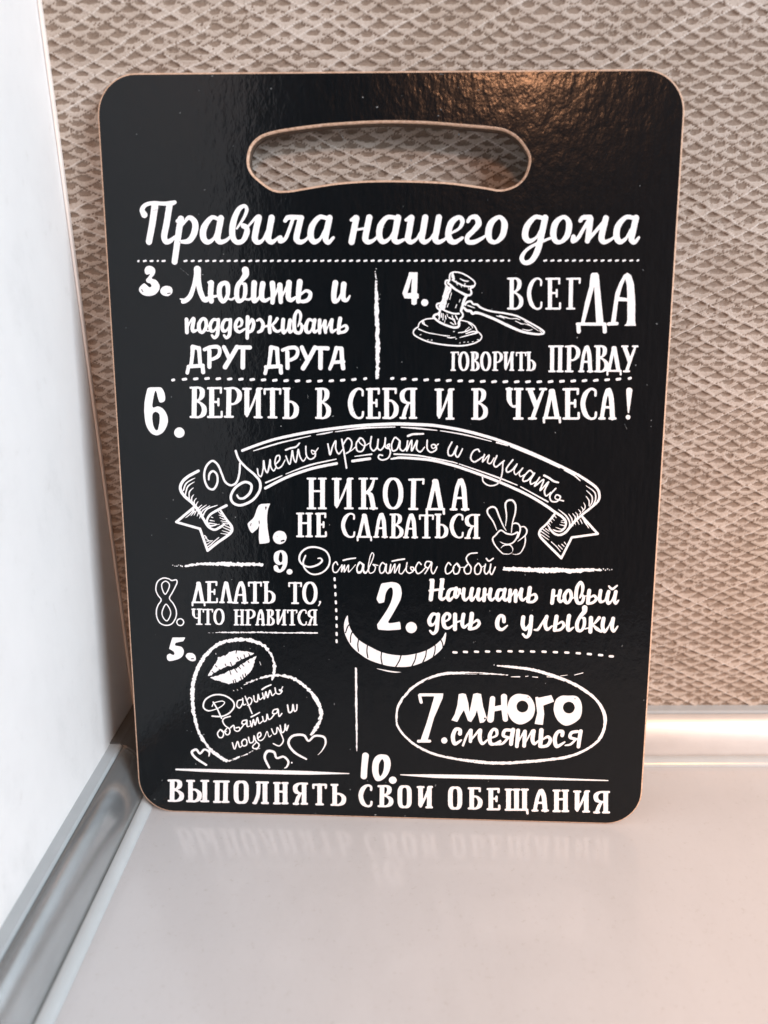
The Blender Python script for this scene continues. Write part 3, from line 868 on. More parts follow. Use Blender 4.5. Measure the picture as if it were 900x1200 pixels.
("rule_lettering_six", """+P|0|611,8480 744,8491 858,8482 914,8362 904,8244 814,8214 778,8300 765,8378 741,8426 710,8343 672,8131 779,8144 882,8084 946,7946 930,7806 843,7665 724,7608 611,7654 530,7802 510,8012 526,8220 571,8394
-P|0|729,8040 789,7997 788,7875 748,7717 712,7708 671,7786 657,7926 675,8013
+P|0|1248,7665 1216,7596 1144,7566 1075,7594 1049,7663 1082,7733 1153,7763 1222,7734
+l|43|1396,8487 1469,8487
+l|44|1372,7954 1446,7954
+l|95|1466,8461 1439,7980
+s|43 43 95 95 43 43|1467,8487 1553,8488 1608,8435 1599,8340 1544,8270 1480,8249
+s|44 44 96 96 44 44|1485,8249 1562,8212 1629,8127 1617,8020 1535,7955 1438,7954
+l|95|1786,8459 1767,7983
+l|43|1719,8479 1953,8486
+l|43|1958,8486 1952,8402
+l|43|1698,7957 1943,7959
+l|43|1954,7969 1954,8054
+l|43|1777,8232 1891,8233
+l|43|1903,8286 1899,8170
+l|93|2105,8457 2080,7990
+l|42|2029,8477 2115,8482
+l|43|2010,7964 2159,7965
+s|42 42 93 93 42 42|2106,8482 2215,8483 2292,8401 2280,8288 2197,8204 2099,8198
+l|93|2435,8454 2421,8025
+l|42|2368,8474 2504,8475
+s|43|2420,7978 2529,8194 2639,8460
+l|93|2646,8456 2632,7985
+l|42|2640,8481 2707,8481
+l|43|2563,7959 2692,7960
+l|93|2906,8458 2894,7987
+l|42|2764,8471 3049,8474
+l|42|2761,8466 2762,8388
+l|42|3051,8468 3046,8391
+l|43|2820,7961 2966,7962
+l|95|3169,8459 3158,7980
+l|43|3109,8484 3219,8485
+l|44|3096,7953 3162,7954
+s|43 43 95 95 43 43|3174,8241 3264,8242 3336,8147 3320,8019 3243,7955 3157,7954
+l|43|3708,8483 3774,8484
+l|43|3700,7959 3766,7959
+l|91|3771,8460 3759,7983
+s|43 43 91 91 43 43|3772,8484 3850,8484 3901,8433 3895,8339 3846,8270 3789,8249
+s|43 43 91 91 43 43|3794,8249 3864,8213 3927,8129 3919,8024 3847,7960 3759,7959
+s|43 43 43 91 91 91 43 43 43|4555,8375 4550,8464 4466,8489 4373,8395 4328,8227 4370,8049 4457,7965 4544,7982 4561,8071
+l|91|4696,8467 4694,7992
+l|42|4635,8485 4846,8492
+l|42|4851,8492 4848,8409
+l|43|4633,7967 4854,7969
+l|43|4864,7979 4862,8063
+l|43|4695,8240 4799,8241
+l|43|4808,8294 4808,8178
+l|90|4993,8469 4993,7994
+l|42|4933,8493 5152,8494
+l|42|5157,8494 5158,8421
+l|43|4932,7969 4998,7970
+s|43 43 91 91 43 43|5003,8274 5093,8275 5166,8171 5153,8045 5078,7971 4993,7970
+l|90|5468,8473 5471,7998
+l|42|5445,8496 5531,8497
+l|43|5419,7974 5534,7975
+s|42 42 90 90 42 42|5468,8496 5354,8490 5280,8412 5292,8297 5372,8246 5469,8247
+s|43 72 72|5389,8236 5338,8130 5299,7983
+l|43|5247,7972 5339,7973
+l|88|5946,8469 5951,8030
+l|43|5881,8486 6010,8487
+s|43|5952,7985 6046,8203 6140,8472
+l|88|6146,8470 6153,7989
+l|43|6140,8493 6204,8494
+l|43|6088,7965 6212,7967
+l|43|6543,8496 6612,8497
+l|43|6553,7970 6623,7970
+l|88|6610,8474 6615,7993
+s|43 43 88 88 43 43|6610,8497 6692,8497 6747,8445 6744,8351 6696,8282 6637,8261
+s|43 43 88 88 43 43|6642,8261 6717,8225 6786,8141 6781,8035 6708,7971 6615,7970
+l|91|7376,8484 7384,8003
+l|46|7163,8505 7255,8506
+l|46|7312,8507 7444,8508
+l|46|7310,7979 7460,7981
+s|91 91 46 46 46|7206,8495 7214,8317 7257,8217 7321,8196 7383,8234
+l|91|7587,8475 7700,8205
+s|46 74 74|7821,8500 7713,8205 7644,7993
+l|46|7524,8508 7648,8509
+l|46|7765,8510 7868,8511
+l|46|7582,7982 7700,7983
+l|74|7964,8476 7879,8009
+l|91|7986,8473 8082,8020
+l|91|7961,8473 7986,8473
+l|46|7846,7995 8136,7997
+l|46|7846,7995 7852,7915
+l|46|8132,7997 8139,7918
+l|91|8255,8491 8274,8011
+l|46|8182,8508 8431,8515
+l|45|8437,8515 8437,8431
+l|46|8203,7987 8464,7990
+l|46|8475,8000 8469,8085
+l|46|8264,8262 8386,8263
+l|46|8395,8316 8400,8200
+s|46 46 46 91 91 91 46 46 46|8755,8402 8746,8491 8661,8517 8573,8422 8537,8254 8588,8075 8679,7991 8765,8008 8778,8098
+s|74|8963,8498 8925,8351 8887,8004
+s|91|8992,8498 9038,8363 9079,8006
+l|91|8970,8475 8987,8475
+l|46|8915,8194 9052,8195
+l|46|8845,7993 8937,7994
+l|46|9028,7995 9131,7995
+P|0|9299,8515 9346,8550 9405,8516 9400,8402 9370,8099 9347,8099 9310,8372
+P|0|9400,8021 9389,7990 9360,7977 9328,7990 9314,8020 9325,8051 9355,8064 9386,8052"""),
("ribbon_drawing", """+s|45 45 45 49 49 51 54 54 49 49 49 48 48 46|2314,7342 2620,7459 2945,7563 3477,7680 4003,7764 4580,7830 5148,7860 5522,7854 5881,7837 6436,7744 6989,7596 7548,7394 8104,7152 8460,6983
+s|11 27 25 11|2521,7338 2778,7420 3050,7500 3591,7628
+s|9 27 11|3702,7649 3844,7673 4002,7706
+s|11 28 13|4049,7706 4553,7778 5148,7805
+s|12 28 12|5257,7802 5570,7783 5913,7750
+s|12 23 11|5975,7745 6428,7673 6912,7559
+s|25 12|7006,7540 7209,7482
+s|11 28 12|7256,7469 7759,7274 8169,7085
+s|11 28 13|8248,7044 8423,6959 8551,6853
+s|47|2725,6643 3142,6857 3564,7009 3836,7076 4066,7120
+l|46|4360,7169 4684,7218
+s|25 43 46 46 46 46 46 46 44|5078,7216 5253,7242 5778,7207 6202,7115 6448,7039 7007,6839 7573,6592 7893,6410 8123,6253
+s|29 16|2735,6746 3043,6881
+s|11 29 16|3116,6914 3566,7085 4059,7202
+s|11 25|4408,7256 4716,7301
+s|25 25 19 13|5130,7307 5589,7282 6202,7173 6296,7148
+s|13 27 16|6327,7138 7005,6909 7401,6758
+s|16 25|7464,6730 7974,6453
+s|45 45 45 42 38 38 38 45 42 42 38 38 31|8498,6966 8725,6823 8860,6715 8912,6593 8893,6477 8781,6364 8613,6219 8480,6089 8397,5980 8314,5876 8210,5830 8113,5859 8022,5948
+s|42 42 39 32 25 18 11|8124,6254 8250,6172 8316,6087 8309,5979 8234,5902 8129,5910 8084,5931
+s|35 35 39 39 42 42 42|8108,6227 7975,6046 7860,5927 7836,5846 7879,5765 8062,5582 8263,5388
+l|39|8263,5388 8440,5786 8917,5862 8619,6180
+s|7 19 24 14|8659,6762 8820,6644 8844,6503 8796,6396
+s|7 19 21 10|8671,6674 8771,6573 8785,6467 8745,6378
+s|7 19 14|8667,6568 8727,6484 8731,6387
+s|5 18 11|8629,6447 8662,6377 8644,6305
+s|5 18 11|8586,6372 8627,6314 8611,6269
+s|5 18 11|8540,6318 8585,6260 8561,6224
+s|5 18 11|8486,6264 8527,6215 8520,6161
+s|5 21 11|8435,6240 8490,6170 8478,6116
+s|5 21 11|8360,6234 8425,6142 8437,6061
+s|7 25 25 11|8171,6313 8318,6194 8390,6070 8379,5980
+s|18 5|8616,6162 8746,5976
+s|16 5|8583,6126 8624,6046
+s|16 5|8531,6099 8564,6033
+s|16 5|8480,6080 8503,6021
+s|12 5|8654,6091 8747,5964
+s|14 5|8445,6070 8457,5999
+s|5 18|8227,6071 8303,6065
+s|5 18|8206,6028 8300,6006
+s|5 18 11|8135,5976 8250,5938 8292,5970
+s|5 16|8087,5936 8173,5901
+s|14 5|8313,6122 8226,6094
+s|18 5|8100,6200 8146,6147
+s|18 5|8058,6155 8109,6102
+s|16 5|8028,6109 8071,6056
+s|16 5|8000,6064 8037,6007
+s|16 5|7979,6028 8034,5966
+s|18 5|7952,5947 8024,5894
+s|16 5|7909,5928 8020,5849
+s|16 5|7875,5892 8028,5786
+s|16 7|7868,5837 8021,5731
+s|14 5|7994,5992 8041,5921
+s|14 12 7|8066,5696 8166,5607 8244,5512
+s|14 9|8200,5635 8277,5560
+s|16 9|8261,5654 8310,5609
+s|14 9|8307,5694 8340,5651
+s|47 51 51 51 56 51 56 47 43 43 43 30|1476,6954 1267,6840 1150,6725 1118,6601 1190,6473 1331,6344 1454,6183 1538,6031 1615,5896 1732,5837 1854,5893 1921,5945
+s|48 43 39 35 28 17|1978,6303 1806,6214 1664,6125 1598,6010 1649,5912 1758,5925
+s|35 43 48 52 48 48 48|1862,6210 1968,6037 2060,5907 2057,5808 1978,5724 1777,5584 1585,5428
+l|44|1585,5428 1457,5850 1010,5973 1382,6280
+s|9 24 26|1406,6820 1240,6722 1173,6581
+s|9 24 22|1388,6745 1263,6657 1209,6505
+s|9 22 17|1365,6633 1286,6550 1280,6420
+s|6 22 13|1371,6507 1325,6442 1331,6355
+s|6 19 11|1417,6439 1371,6377 1377,6301
+s|6 19 11|1445,6374 1405,6308 1418,6248
+s|9 24 24|1809,6307 1607,6228 1515,6085
+s|9 20 17|1664,6294 1531,6210 1477,6118
+s|7 20 15|1600,6311 1482,6227 1449,6161
+s|7 20 13|1513,6310 1446,6248 1422,6193
+s|7 17 22|1188,6055 1289,6137 1358,6214
+s|7 20|1294,6098 1367,6182
+s|7 20|1353,6105 1400,6193
+s|7 20|1411,6090 1442,6161
+s|7 20|1459,6052 1484,6118
+s|20 7|1659,6015 1745,6001
+s|22 7|1640,5962 1780,5947
+s|17 7|1683,6077 1720,6066
+s|20 7|1659,5912 1834,5943
+s|7 17|1818,6188 1867,6134
+s|7 20|1830,6118 1905,6091
+s|7 20|1843,6068 1924,6036
+s|7 20|1858,6009 1966,5989
+s|7 20|1879,5970 1986,5950
+s|11 22|1920,5927 2038,5874
+s|9 22|1897,5883 2046,5819
+s|7 20|1877,5821 2023,5779
+s|7 20|1849,5768 1990,5748
+s|20 11|1538,5719 1580,5685
+s|20 11|1558,5675 1609,5632
+s|18 9|1577,5610 1665,5626
+s|20 20 18 9|1595,5504 1656,5549 1712,5605 1814,5688
+s|15 9|1579,5548 1691,5627"""),
("ribbon_lettering", """+s|34 43 43 43 43 43 43 43 43 43 43 43 43 43 43 43 39|1663,6791 1682,6899 1755,6951 1823,6879 1821,6729 1741,6609 1635,6651 1579,6833 1619,7026 1741,7143 1845,7071 1914,6901 1973,6752 2078,6689 2183,6744 2242,6905 2263,7108
+s|45 45 45 49 51 51 51 51 51 51 51 51 51 51 51 40 38|2190,7334 2244,7178 2368,7035 2524,6898 2626,6760 2611,6588 2477,6413 2258,6313 2109,6355 2070,6484 2162,6647 2337,6752 2460,6704 2438,6564 2327,6455 2230,6443 2189,6501
+s|30 30 30 30 34 34 34 34 30 30 30 21|2587,7005 2600,6899 2651,6865 2693,7006 2708,7155 2723,7017 2770,6937 2810,7072 2830,7178 2837,7051 2888,6970 2937,7041
+s|30 30 30 30 30 30 30 19|2939,7105 3004,7176 3006,7254 2946,7239 2918,7115 2964,7020 3044,7064 3110,7181
+s|30 30 30 30 30 30 30 30 30 30 19|3125,7249 3189,7097 3226,7235 3248,7352 3266,7215 3307,7137 3337,7258 3358,7374 3387,7243 3445,7159 3506,7238
+s|36 36 36 30|3125,7361 3217,7398 3313,7420 3382,7490
+s|30 30 30 30 30 25 23 23|3499,7434 3506,7270 3573,7195 3662,7240 3670,7331 3601,7360 3634,7288 3728,7403
+s|31 31 31 31 31 31 31 22|3908,7481 3929,7364 3950,7285 3997,7440 4055,7539 4053,7399 4108,7301 4182,7386
+s|34|4167,7568 4204,7344 4249,7040
+s|31 31 31 31 25 22 22|4194,7479 4279,7591 4352,7514 4314,7359 4243,7311 4356,7374 4418,7431
+s|31 31 31 31 31 31 25 22 22|4503,7599 4433,7492 4454,7361 4547,7362 4595,7494 4531,7594 4480,7537 4575,7455 4671,7503
+s|31 31 31 31 31 31 31 31 31 31 25 33 25 31 31 31 31 31 31|4713,7623 4693,7447 4748,7364 4818,7435 4838,7574 4827,7421 4883,7379 4950,7464 4972,7604 4964,7450 5023,7409 5045,7487 5000,7459 5062,7367 5028,7241 4916,7195 4843,7233 4860,7289 4916,7279
+s|31 31 31 31 31 31 31 31 22|5229,7556 5145,7611 5084,7479 5106,7368 5190,7405 5237,7551 5238,7411 5302,7370 5369,7454
+s|31 31 31 31 31 31 31 22|5379,7552 5363,7370 5452,7564 5455,7371 5552,7559 5542,7414 5614,7353 5692,7444
+s|42 42 33|5382,7641 5473,7675 5668,7685
+s|31 31 31 31 31 25 22 22|5738,7569 5739,7416 5810,7347 5906,7404 5878,7487 5814,7473 5851,7417 5941,7502
+s|31 31 31 31 31 31 31 28|6189,7538 6122,7392 6137,7295 6207,7304 6288,7464 6254,7324 6305,7266 6385,7415
+s|31 31 31 31 31 31 22|6697,7370 6663,7412 6580,7369 6538,7251 6598,7179 6681,7217 6754,7273
+s|31 25 28 28 28 22|6789,7316 6756,7181 6873,7308 6848,7176 6904,7155 6965,7256
+s|31 31 31 31 28 28 28 28 28 28 28|7017,7296 6962,7150 7003,7089 7084,7151 7152,7208 7131,7180 7117,6955 7052,6785 6900,6741 6781,6810 6762,6909
+s|31 31 31 31 25 25 25 25 25 25 25 25|7310,7224 7198,7068 7216,6996 7304,7041 7389,7149 7337,7028 7367,6952 7438,7015 7497,7077 7436,6981 7457,6917 7534,6954
+s|31 31 31 31 31 31 31 31 22|7685,6984 7620,7031 7516,6909 7510,6833 7598,6854 7713,6984 7642,6854 7656,6778 7738,6822
+s|31 31 31 31 31 31 31 22|7807,6907 7721,6742 7883,6866 7826,6664 7973,6824 7904,6654 7941,6564 8022,6633
+s|42 42 42 31|7889,6942 7979,6898 8064,6840 8154,6815
+s|31 31 31 31 31 28 22 28|8111,6705 8010,6576 8036,6472 8134,6459 8203,6545 8129,6586 8110,6515 8261,6474"""),
("rule_lettering_one", """+l|93|3590,6806 3581,6298
+l|92|3800,6809 3792,6300
+l|41|3523,6832 3665,6833
+l|41|3732,6834 3861,6836
+l|41|3513,6270 3656,6272
+l|41|3724,6273 3853,6275
+l|41|3586,6598 3796,6600
+l|92|4064,6812 4059,6349
+l|41|3990,6832 4139,6833
+s|41|4058,6300 4173,6532 4287,6818
+l|92|4294,6815 4290,6307
+l|40|4287,6841 4361,6842
+l|41|4215,6280 4357,6282
+l|92|4564,6818 4561,6311
+l|40|4486,6843 4629,6845
+l|41|4483,6283 4627,6285
+s|40 72 40|4760,6835 4694,6656 4582,6554
+l|40|4701,6846 4812,6847
+s|41 93 93|4622,6588 4700,6533 4745,6298
+l|41|4686,6286 4810,6288
+c|40 72 92 92 92 72 40 72 92 92 92 72|5113,6850 5187,6818 5242,6713 5259,6574 5243,6434 5188,6327 5113,6292 5038,6325 4983,6430 4966,6570 4983,6710 5038,6816
+l|92|5495,6816 5487,6310
+l|44|5413,6834 5674,6842
+l|44|5676,6842 5671,6765
+l|45|5416,6285 5563,6287
+l|76|5884,6810 5777,6301
+l|95|5907,6807 6001,6313
+l|95|5880,6807 5907,6807
+l|46|5740,6285 6059,6289
+l|46|5740,6285 5744,6198
+l|46|6055,6289 6060,6202
+s|75|6341,6828 6291,6671 6235,6299
+s|93|6373,6828 6421,6684 6454,6302
+l|93|6348,6804 6367,6804
+l|45|6274,6502 6431,6504
+l|45|6186,6287 6291,6289
+l|45|6395,6290 6513,6292
+l|80|3367,6149 3359,5753
+l|80|3540,6151 3533,5756
+l|40|3311,6168 3429,6170
+l|40|3485,6171 3591,6172
+l|40|3302,5732 3420,5733
+l|40|3476,5734 3583,5736
+l|40|3363,5986 3537,5989
+l|80|3717,6154 3711,5758
+l|40|3668,6169 3840,6175
+l|40|3843,6175 3840,6106
+l|40|3661,5737 3841,5740
+l|40|3849,5749 3848,5819
+l|40|3714,5965 3798,5966
+l|40|3807,6010 3805,5914
+s|38 38 38 78 78 78 38 38 38|4380,6081 4376,6156 4299,6176 4215,6096 4174,5955 4212,5805 4291,5736 4370,5750 4385,5826
+l|64|4567,6149 4475,5752
+l|79|4586,6146 4655,5762
+l|79|4565,6146 4586,6146
+l|39|4445,5739 4701,5742
+l|39|4445,5739 4447,5671
+l|39|4699,5742 4701,5675
+s|63|4880,6167 4841,6044 4795,5752
+s|78|4904,6167 4938,6054 4957,5754
+l|78|4885,6147 4900,6147
+l|38|4827,5911 4943,5913
+l|38|4758,5743 4836,5744
+l|38|4914,5745 5001,5746
+l|37|5064,6174 5124,6175
+l|38|5064,5738 5124,5739
+l|77|5122,6155 5118,5759
+s|37 37 77 77 37 37|5122,6175 5192,6176 5239,6133 5235,6055 5192,5998 5141,5980
+s|38 38 77 77 38 38|5145,5980 5210,5950 5268,5881 5262,5794 5197,5740 5118,5739
+s|62|5438,6162 5399,6040 5353,5751
+s|77|5463,6162 5499,6050 5520,5754
+l|77|5444,6142 5458,6142
+l|38|5385,5909 5504,5911
+l|38|5316,5742 5396,5743
+l|38|5475,5744 5565,5746
+l|76|5735,6155 5738,5764
+l|37|5613,6165 5856,6168
+l|37|5611,6160 5614,6096
+l|37|5858,6164 5856,6099
+l|37|5676,5743 5800,5745
+l|77|5956,6166 5960,5772
+l|37|5904,6186 5998,6187
+l|38|5909,5751 5965,5752
+s|37 37 77 77 37 37|5966,5987 6043,5988 6106,5911 6096,5806 6033,5753 5960,5752
+s|37 37 37 77 77 77 37 37 37|6406,6097 6400,6171 6325,6191 6243,6112 6207,5973 6248,5826 6327,5757 6404,5771 6417,5846
+l|77|6660,6167 6668,5770
+l|38|6639,6187 6717,6188
+l|38|6622,5749 6726,5750
+s|38 38 77 77 38 38|6660,6187 6557,6181 6491,6115 6503,6019 6576,5976 6664,5978
+s|38 62 62|6592,5968 6547,5879 6513,5756
+l|38|6466,5746 6549,5748
+P|0|2549,6241 2585,6307 2633,6340 2714,6349 2800,6353 2808,6347 2767,6244 2748,6135 2743,6040 2746,5944 2751,5862 2765,5753 2778,5643 2772,5613 2755,5599 2665,5581 2589,5574 2581,5582 2573,5668 2575,5777 2585,5904 2581,5915 2554,5866 2457,5780 2449,5780 2415,5814 2383,5884 2368,5953 2382,5980 2407,6005 2491,6091
-Q|0|2709,6291 2742,6291 2721,6223
-l|15|2588,6017 2590,5969
-l|12|2436,5967 2421,5923
+P|0|3105,5707 3064,5613 2970,5573 2877,5610 2840,5703 2882,5797 2976,5837 3069,5800
-l|27|3002,5635 3049,5647"""),
("rule_lettering_nine", """+P|0|2974,5459 3055,5441 3107,5358 3106,5206 3063,5094 2997,5034 2922,5022 2855,5060 2838,5129 2869,5167 2915,5158 2938,5099 2964,5081 2993,5121 3010,5179 2939,5168 2872,5209 2845,5299 2871,5407
-P|0|2986,5419 3012,5357 3006,5246 2971,5224 2942,5273 2955,5370
+P|0|3202,5040 3184,5001 3142,4984 3101,4999 3085,5038 3103,5078 3144,5095 3185,5080
+s|33 35 35 35 35 35 35 35 39 39 39 39 39 39 39 39 31 26|3454,5361 3408,5227 3444,5095 3577,4999 3752,5028 3879,5146 3914,5302 3844,5451 3673,5524 3500,5512 3372,5415 3335,5293 3385,5194 3515,5140 3667,5176 3766,5255 3745,5310 3691,5310
+s|28 28 28 28 28 20 26 26 26 26 26 26 18 18|4064,5194 4032,5249 3975,5181 3978,5063 4045,5047 4126,5161 4148,5188 4136,5057 4193,5189 4190,5054 4267,5190 4266,5059 4320,5098 4403,5199
+s|33 33 28|4171,5280 4274,5308 4404,5328
+s|28 28 28 28 28 28 28 28 17|4537,5219 4479,5249 4433,5155 4445,5062 4510,5079 4559,5206 4554,5091 4601,5052 4662,5126
+s|30 30 30 30 30 30 30 30 23 23 23 23 23 23 23 23 23 26 20|4538,5196 4490,5238 4431,5144 4443,5045 4508,5059 4554,5206 4553,5063 4602,5041 4658,5148 4723,5299 4749,5398 4717,5434 4678,5348 4645,5148 4670,5042 4748,5066 4781,5157 4735,5209 4829,5191
+s|29 29 29 29 29 29 29 29 26 26 26 26 26 26 26 20|4965,5213 4910,5245 4858,5151 4877,5045 4942,5073 4987,5220 4981,5080 5033,5044 5071,5215 5059,5048 5149,5223 5143,5050 5239,5224 5227,5064 5282,5039 5362,5160
+s|33|5097,5278 5200,5303 5329,5325
+s|29 29 29 29 29 29 23 20|5378,5253 5362,5110 5417,5051 5491,5089 5504,5155 5449,5168 5465,5112 5539,5113
+s|29 29 29 29 29 20|5645,5224 5593,5263 5539,5146 5575,5047 5652,5081 5732,5172
+s|29 29 29 29 29 29 29 23|5837,5274 5747,5282 5716,5199 5781,5160 5844,5267 5833,5118 5878,5049 5948,5186
+l|26|5787,5160 5717,5046
+s|29 29 29 29 29 20|6204,5223 6155,5265 6102,5155 6123,5053 6200,5081 6269,5175
+s|29 29 29 29 29 29 20 20|6316,5258 6250,5174 6271,5059 6344,5070 6372,5183 6319,5255 6359,5183 6448,5184
+s|29|6693,5465 6553,5443 6490,5360 6524,5271 6583,5180 6566,5074 6489,5062 6455,5151 6518,5238
+s|29 29 29 29 29 29 19 19|6716,5265 6654,5181 6669,5065 6746,5067 6775,5183 6729,5262 6781,5196 6832,5217
+s|29|6854,5250 6834,5118 6874,5059 6936,5146 6953,5252 6937,5113 6977,5054 7037,5194
+s|32|6867,5359 6916,5311 6995,5362"""),
("hand_drawing", """+s|15 30 32 35 37 35 32 25 12|7048,5903 6977,6066 6875,6215 6871,6297 6952,6344 7022,6315 7085,6168 7163,5993 7225,5895
+s|12 27 37 37 37 35 32 25 20|7206,5981 7222,6170 7195,6395 7236,6464 7324,6469 7383,6382 7380,6235 7336,6046 7320,5863
+s|20 32 32 32 30 27|7334,6021 7395,6044 7460,6010 7482,5922 7461,5821 7438,5763
+s|20 27 30 30 12|7489,5970 7557,5976 7605,5911 7584,5822 7442,5694
+s|20 23 28 30 30 30 33 33 35 35 30 30 28 10|7239,5451 7171,5460 7037,5598 6975,5731 7032,5814 7122,5902 7228,5845 7340,5829 7437,5868 7433,5795 7392,5712 7320,5651 7221,5639 7109,5686
+s|10 23 23 23 10 15 20|7131,5559 7185,5613 7296,5623 7350,5565 7349,5495 7301,5456 7239,5449
+s|22 27 25 22 17 10|7577,5803 7585,5708 7562,5594 7498,5478 7425,5447 7348,5453"""),
("rule_lettering_eight", """+c|27|548,4652 589,4800 703,4874 813,4860 866,4829 949,4844 969,4799 934,4715 866,4590 804,4475 877,4362 925,4226 908,4089 823,3961 710,3929 601,3968 540,4082 536,4219 575,4334 641,4438 579,4539
+c|25|744,4814 812,4765 804,4679 726,4553 674,4654 670,4756
+c|25|725,4351 794,4270 811,4156 737,4021 662,4084 646,4198
+c|27|1059,4000 1037,3951 989,3929 943,3949 925,3997 948,4046 996,4067 1041,4048
+l|60|1376,4782 1277,4413
+l|74|1393,4780 1444,4423
+l|74|1373,4779 1393,4780
+l|38|1248,4402 1486,4406
+l|38|1248,4402 1248,4339
+l|38|1483,4406 1483,4343
+l|72|1589,4796 1574,4426
+l|37|1534,4809 1727,4816
+l|37|1731,4816 1727,4752
+l|37|1517,4407 1720,4411
+l|37|1729,4419 1729,4484
+l|37|1582,4620 1676,4621
+l|37|1687,4662 1683,4573
+s|59|1908,4803 1875,4690 1822,4421
+l|72|1927,4790 1982,4441
+l|72|1908,4790 1927,4790
+l|37|1783,4412 1860,4413
+l|37|1937,4415 2024,4416
+s|59|2188,4803 2140,4688 2078,4417
+s|73|2215,4804 2250,4698 2263,4420
+l|73|2193,4786 2209,4786
+l|38|2119,4565 2252,4567
+l|38|2037,4408 2125,4409
+l|38|2213,4411 2313,4413
+l|73|2473,4807 2462,4433
+l|37|2357,4814 2590,4818
+l|37|2354,4810 2355,4749
+l|37|2592,4814 2588,4753
+l|38|2401,4414 2521,4416
+l|72|2688,4810 2678,4437
+l|37|2639,4827 2730,4829
+l|38|2627,4418 2682,4419
+s|37 37 73 73 37 37|2692,4641 2767,4642 2826,4570 2813,4471 2749,4421 2677,4419
+l|72|3245,4811 3237,4439
+l|37|3131,4819 3359,4823
+l|37|3129,4815 3130,4754
+l|37|3361,4819 3358,4758
+l|38|3178,4420 3295,4422
+c|38 59 73 73 73 59 38 59 73 73 73 59|3529,4834 3585,4810 3626,4733 3637,4630 3622,4527 3579,4447 3521,4422 3465,4445 3424,4523 3413,4626 3428,4729 3471,4808
+Q|0|3693,4471 3737,4479 3736,4433 3698,4369 3669,4369 3701,4426
+l|55|1378,4252 1362,3977
+l|29|1232,4263 1296,4264
+l|29|1335,4265 1426,4267
+l|30|1310,3962 1413,3964
+s|55 55 29 29 29|1262,4257 1259,4155 1284,4098 1327,4087 1372,4109
+l|55|1544,4256 1532,3980
+l|29|1455,4261 1632,4264
+l|29|1453,4258 1453,4213
+l|29|1634,4261 1630,4216
+l|30|1486,3966 1577,3967
+c|29 45 55 55 55 45 29 45 55 55 55 45|1759,4273 1801,4256 1829,4199 1836,4124 1824,4048 1791,3990 1747,3971 1706,3988 1677,4045 1670,4120 1683,4196 1716,4254
+l|56|2093,4250 2083,3980
+l|56|2208,4252 2199,3982
+l|30|2056,4262 2134,4264
+l|30|2171,4265 2241,4266
+l|30|2046,3965 2124,3967
+l|30|2161,3968 2232,3969
+l|30|2089,4139 2204,4141
+l|56|2323,4254 2309,3984
+l|30|2275,4263 2328,4267
+l|30|2265,3970 2358,3971
+s|29 29 56 56 29 29|2323,4267 2391,4269 2439,4222 2432,4157 2380,4109 2320,4104
+s|46|2560,4260 2530,4177 2491,3980
+s|56|2577,4260 2600,4184 2608,3982
+l|56|2563,4247 2574,4247
+l|30|2517,4087 2600,4089
+l|30|2465,3973 2520,3975
+l|30|2576,3976 2639,3977
+l|29|2685,4274 2723,4275
+l|30|2677,3978 2715,3978
+l|56|2721,4261 2711,3992
+s|29 29 56 56 29 29|2721,4275 2765,4276 2794,4247 2790,4193 2762,4154 2730,4142
+s|30 30 56 56 30 30|2732,4142 2772,4122 2807,4075 2802,4016 2760,3979 2711,3978
+l|56|2904,4265 2897,4019
+l|29|2866,4275 2942,4276
+s|30|2897,3994 2957,4117 3018,4269
+l|56|3022,4267 3016,3998
+l|29|3019,4280 3057,4281
+l|30|2977,3984 3050,3985
+l|56|3177,4270 3172,4001
+l|29|3091,4276 3264,4279
+l|29|3089,4273 3090,4229
+l|29|3266,4276 3263,4232
+l|30|3127,3986 3216,3988
+s|29 29 29 56 56 56 29 29 29|3443,4224 3441,4274 3389,4287 3331,4233 3302,4138 3327,4038 3380,3991 3434,4001 3445,4052
+l|56|3616,4278 3611,4010
+l|29|3602,4291 3654,4292
+l|29|3580,3995 3649,3997
+s|29 29 56 56 29 29|3616,4292 3547,4287 3501,4242 3507,4178 3555,4149 3613,4150
+s|29 46 46|3565,4143 3533,4083 3507,4000
+l|30|3476,3993 3531,3994"""),
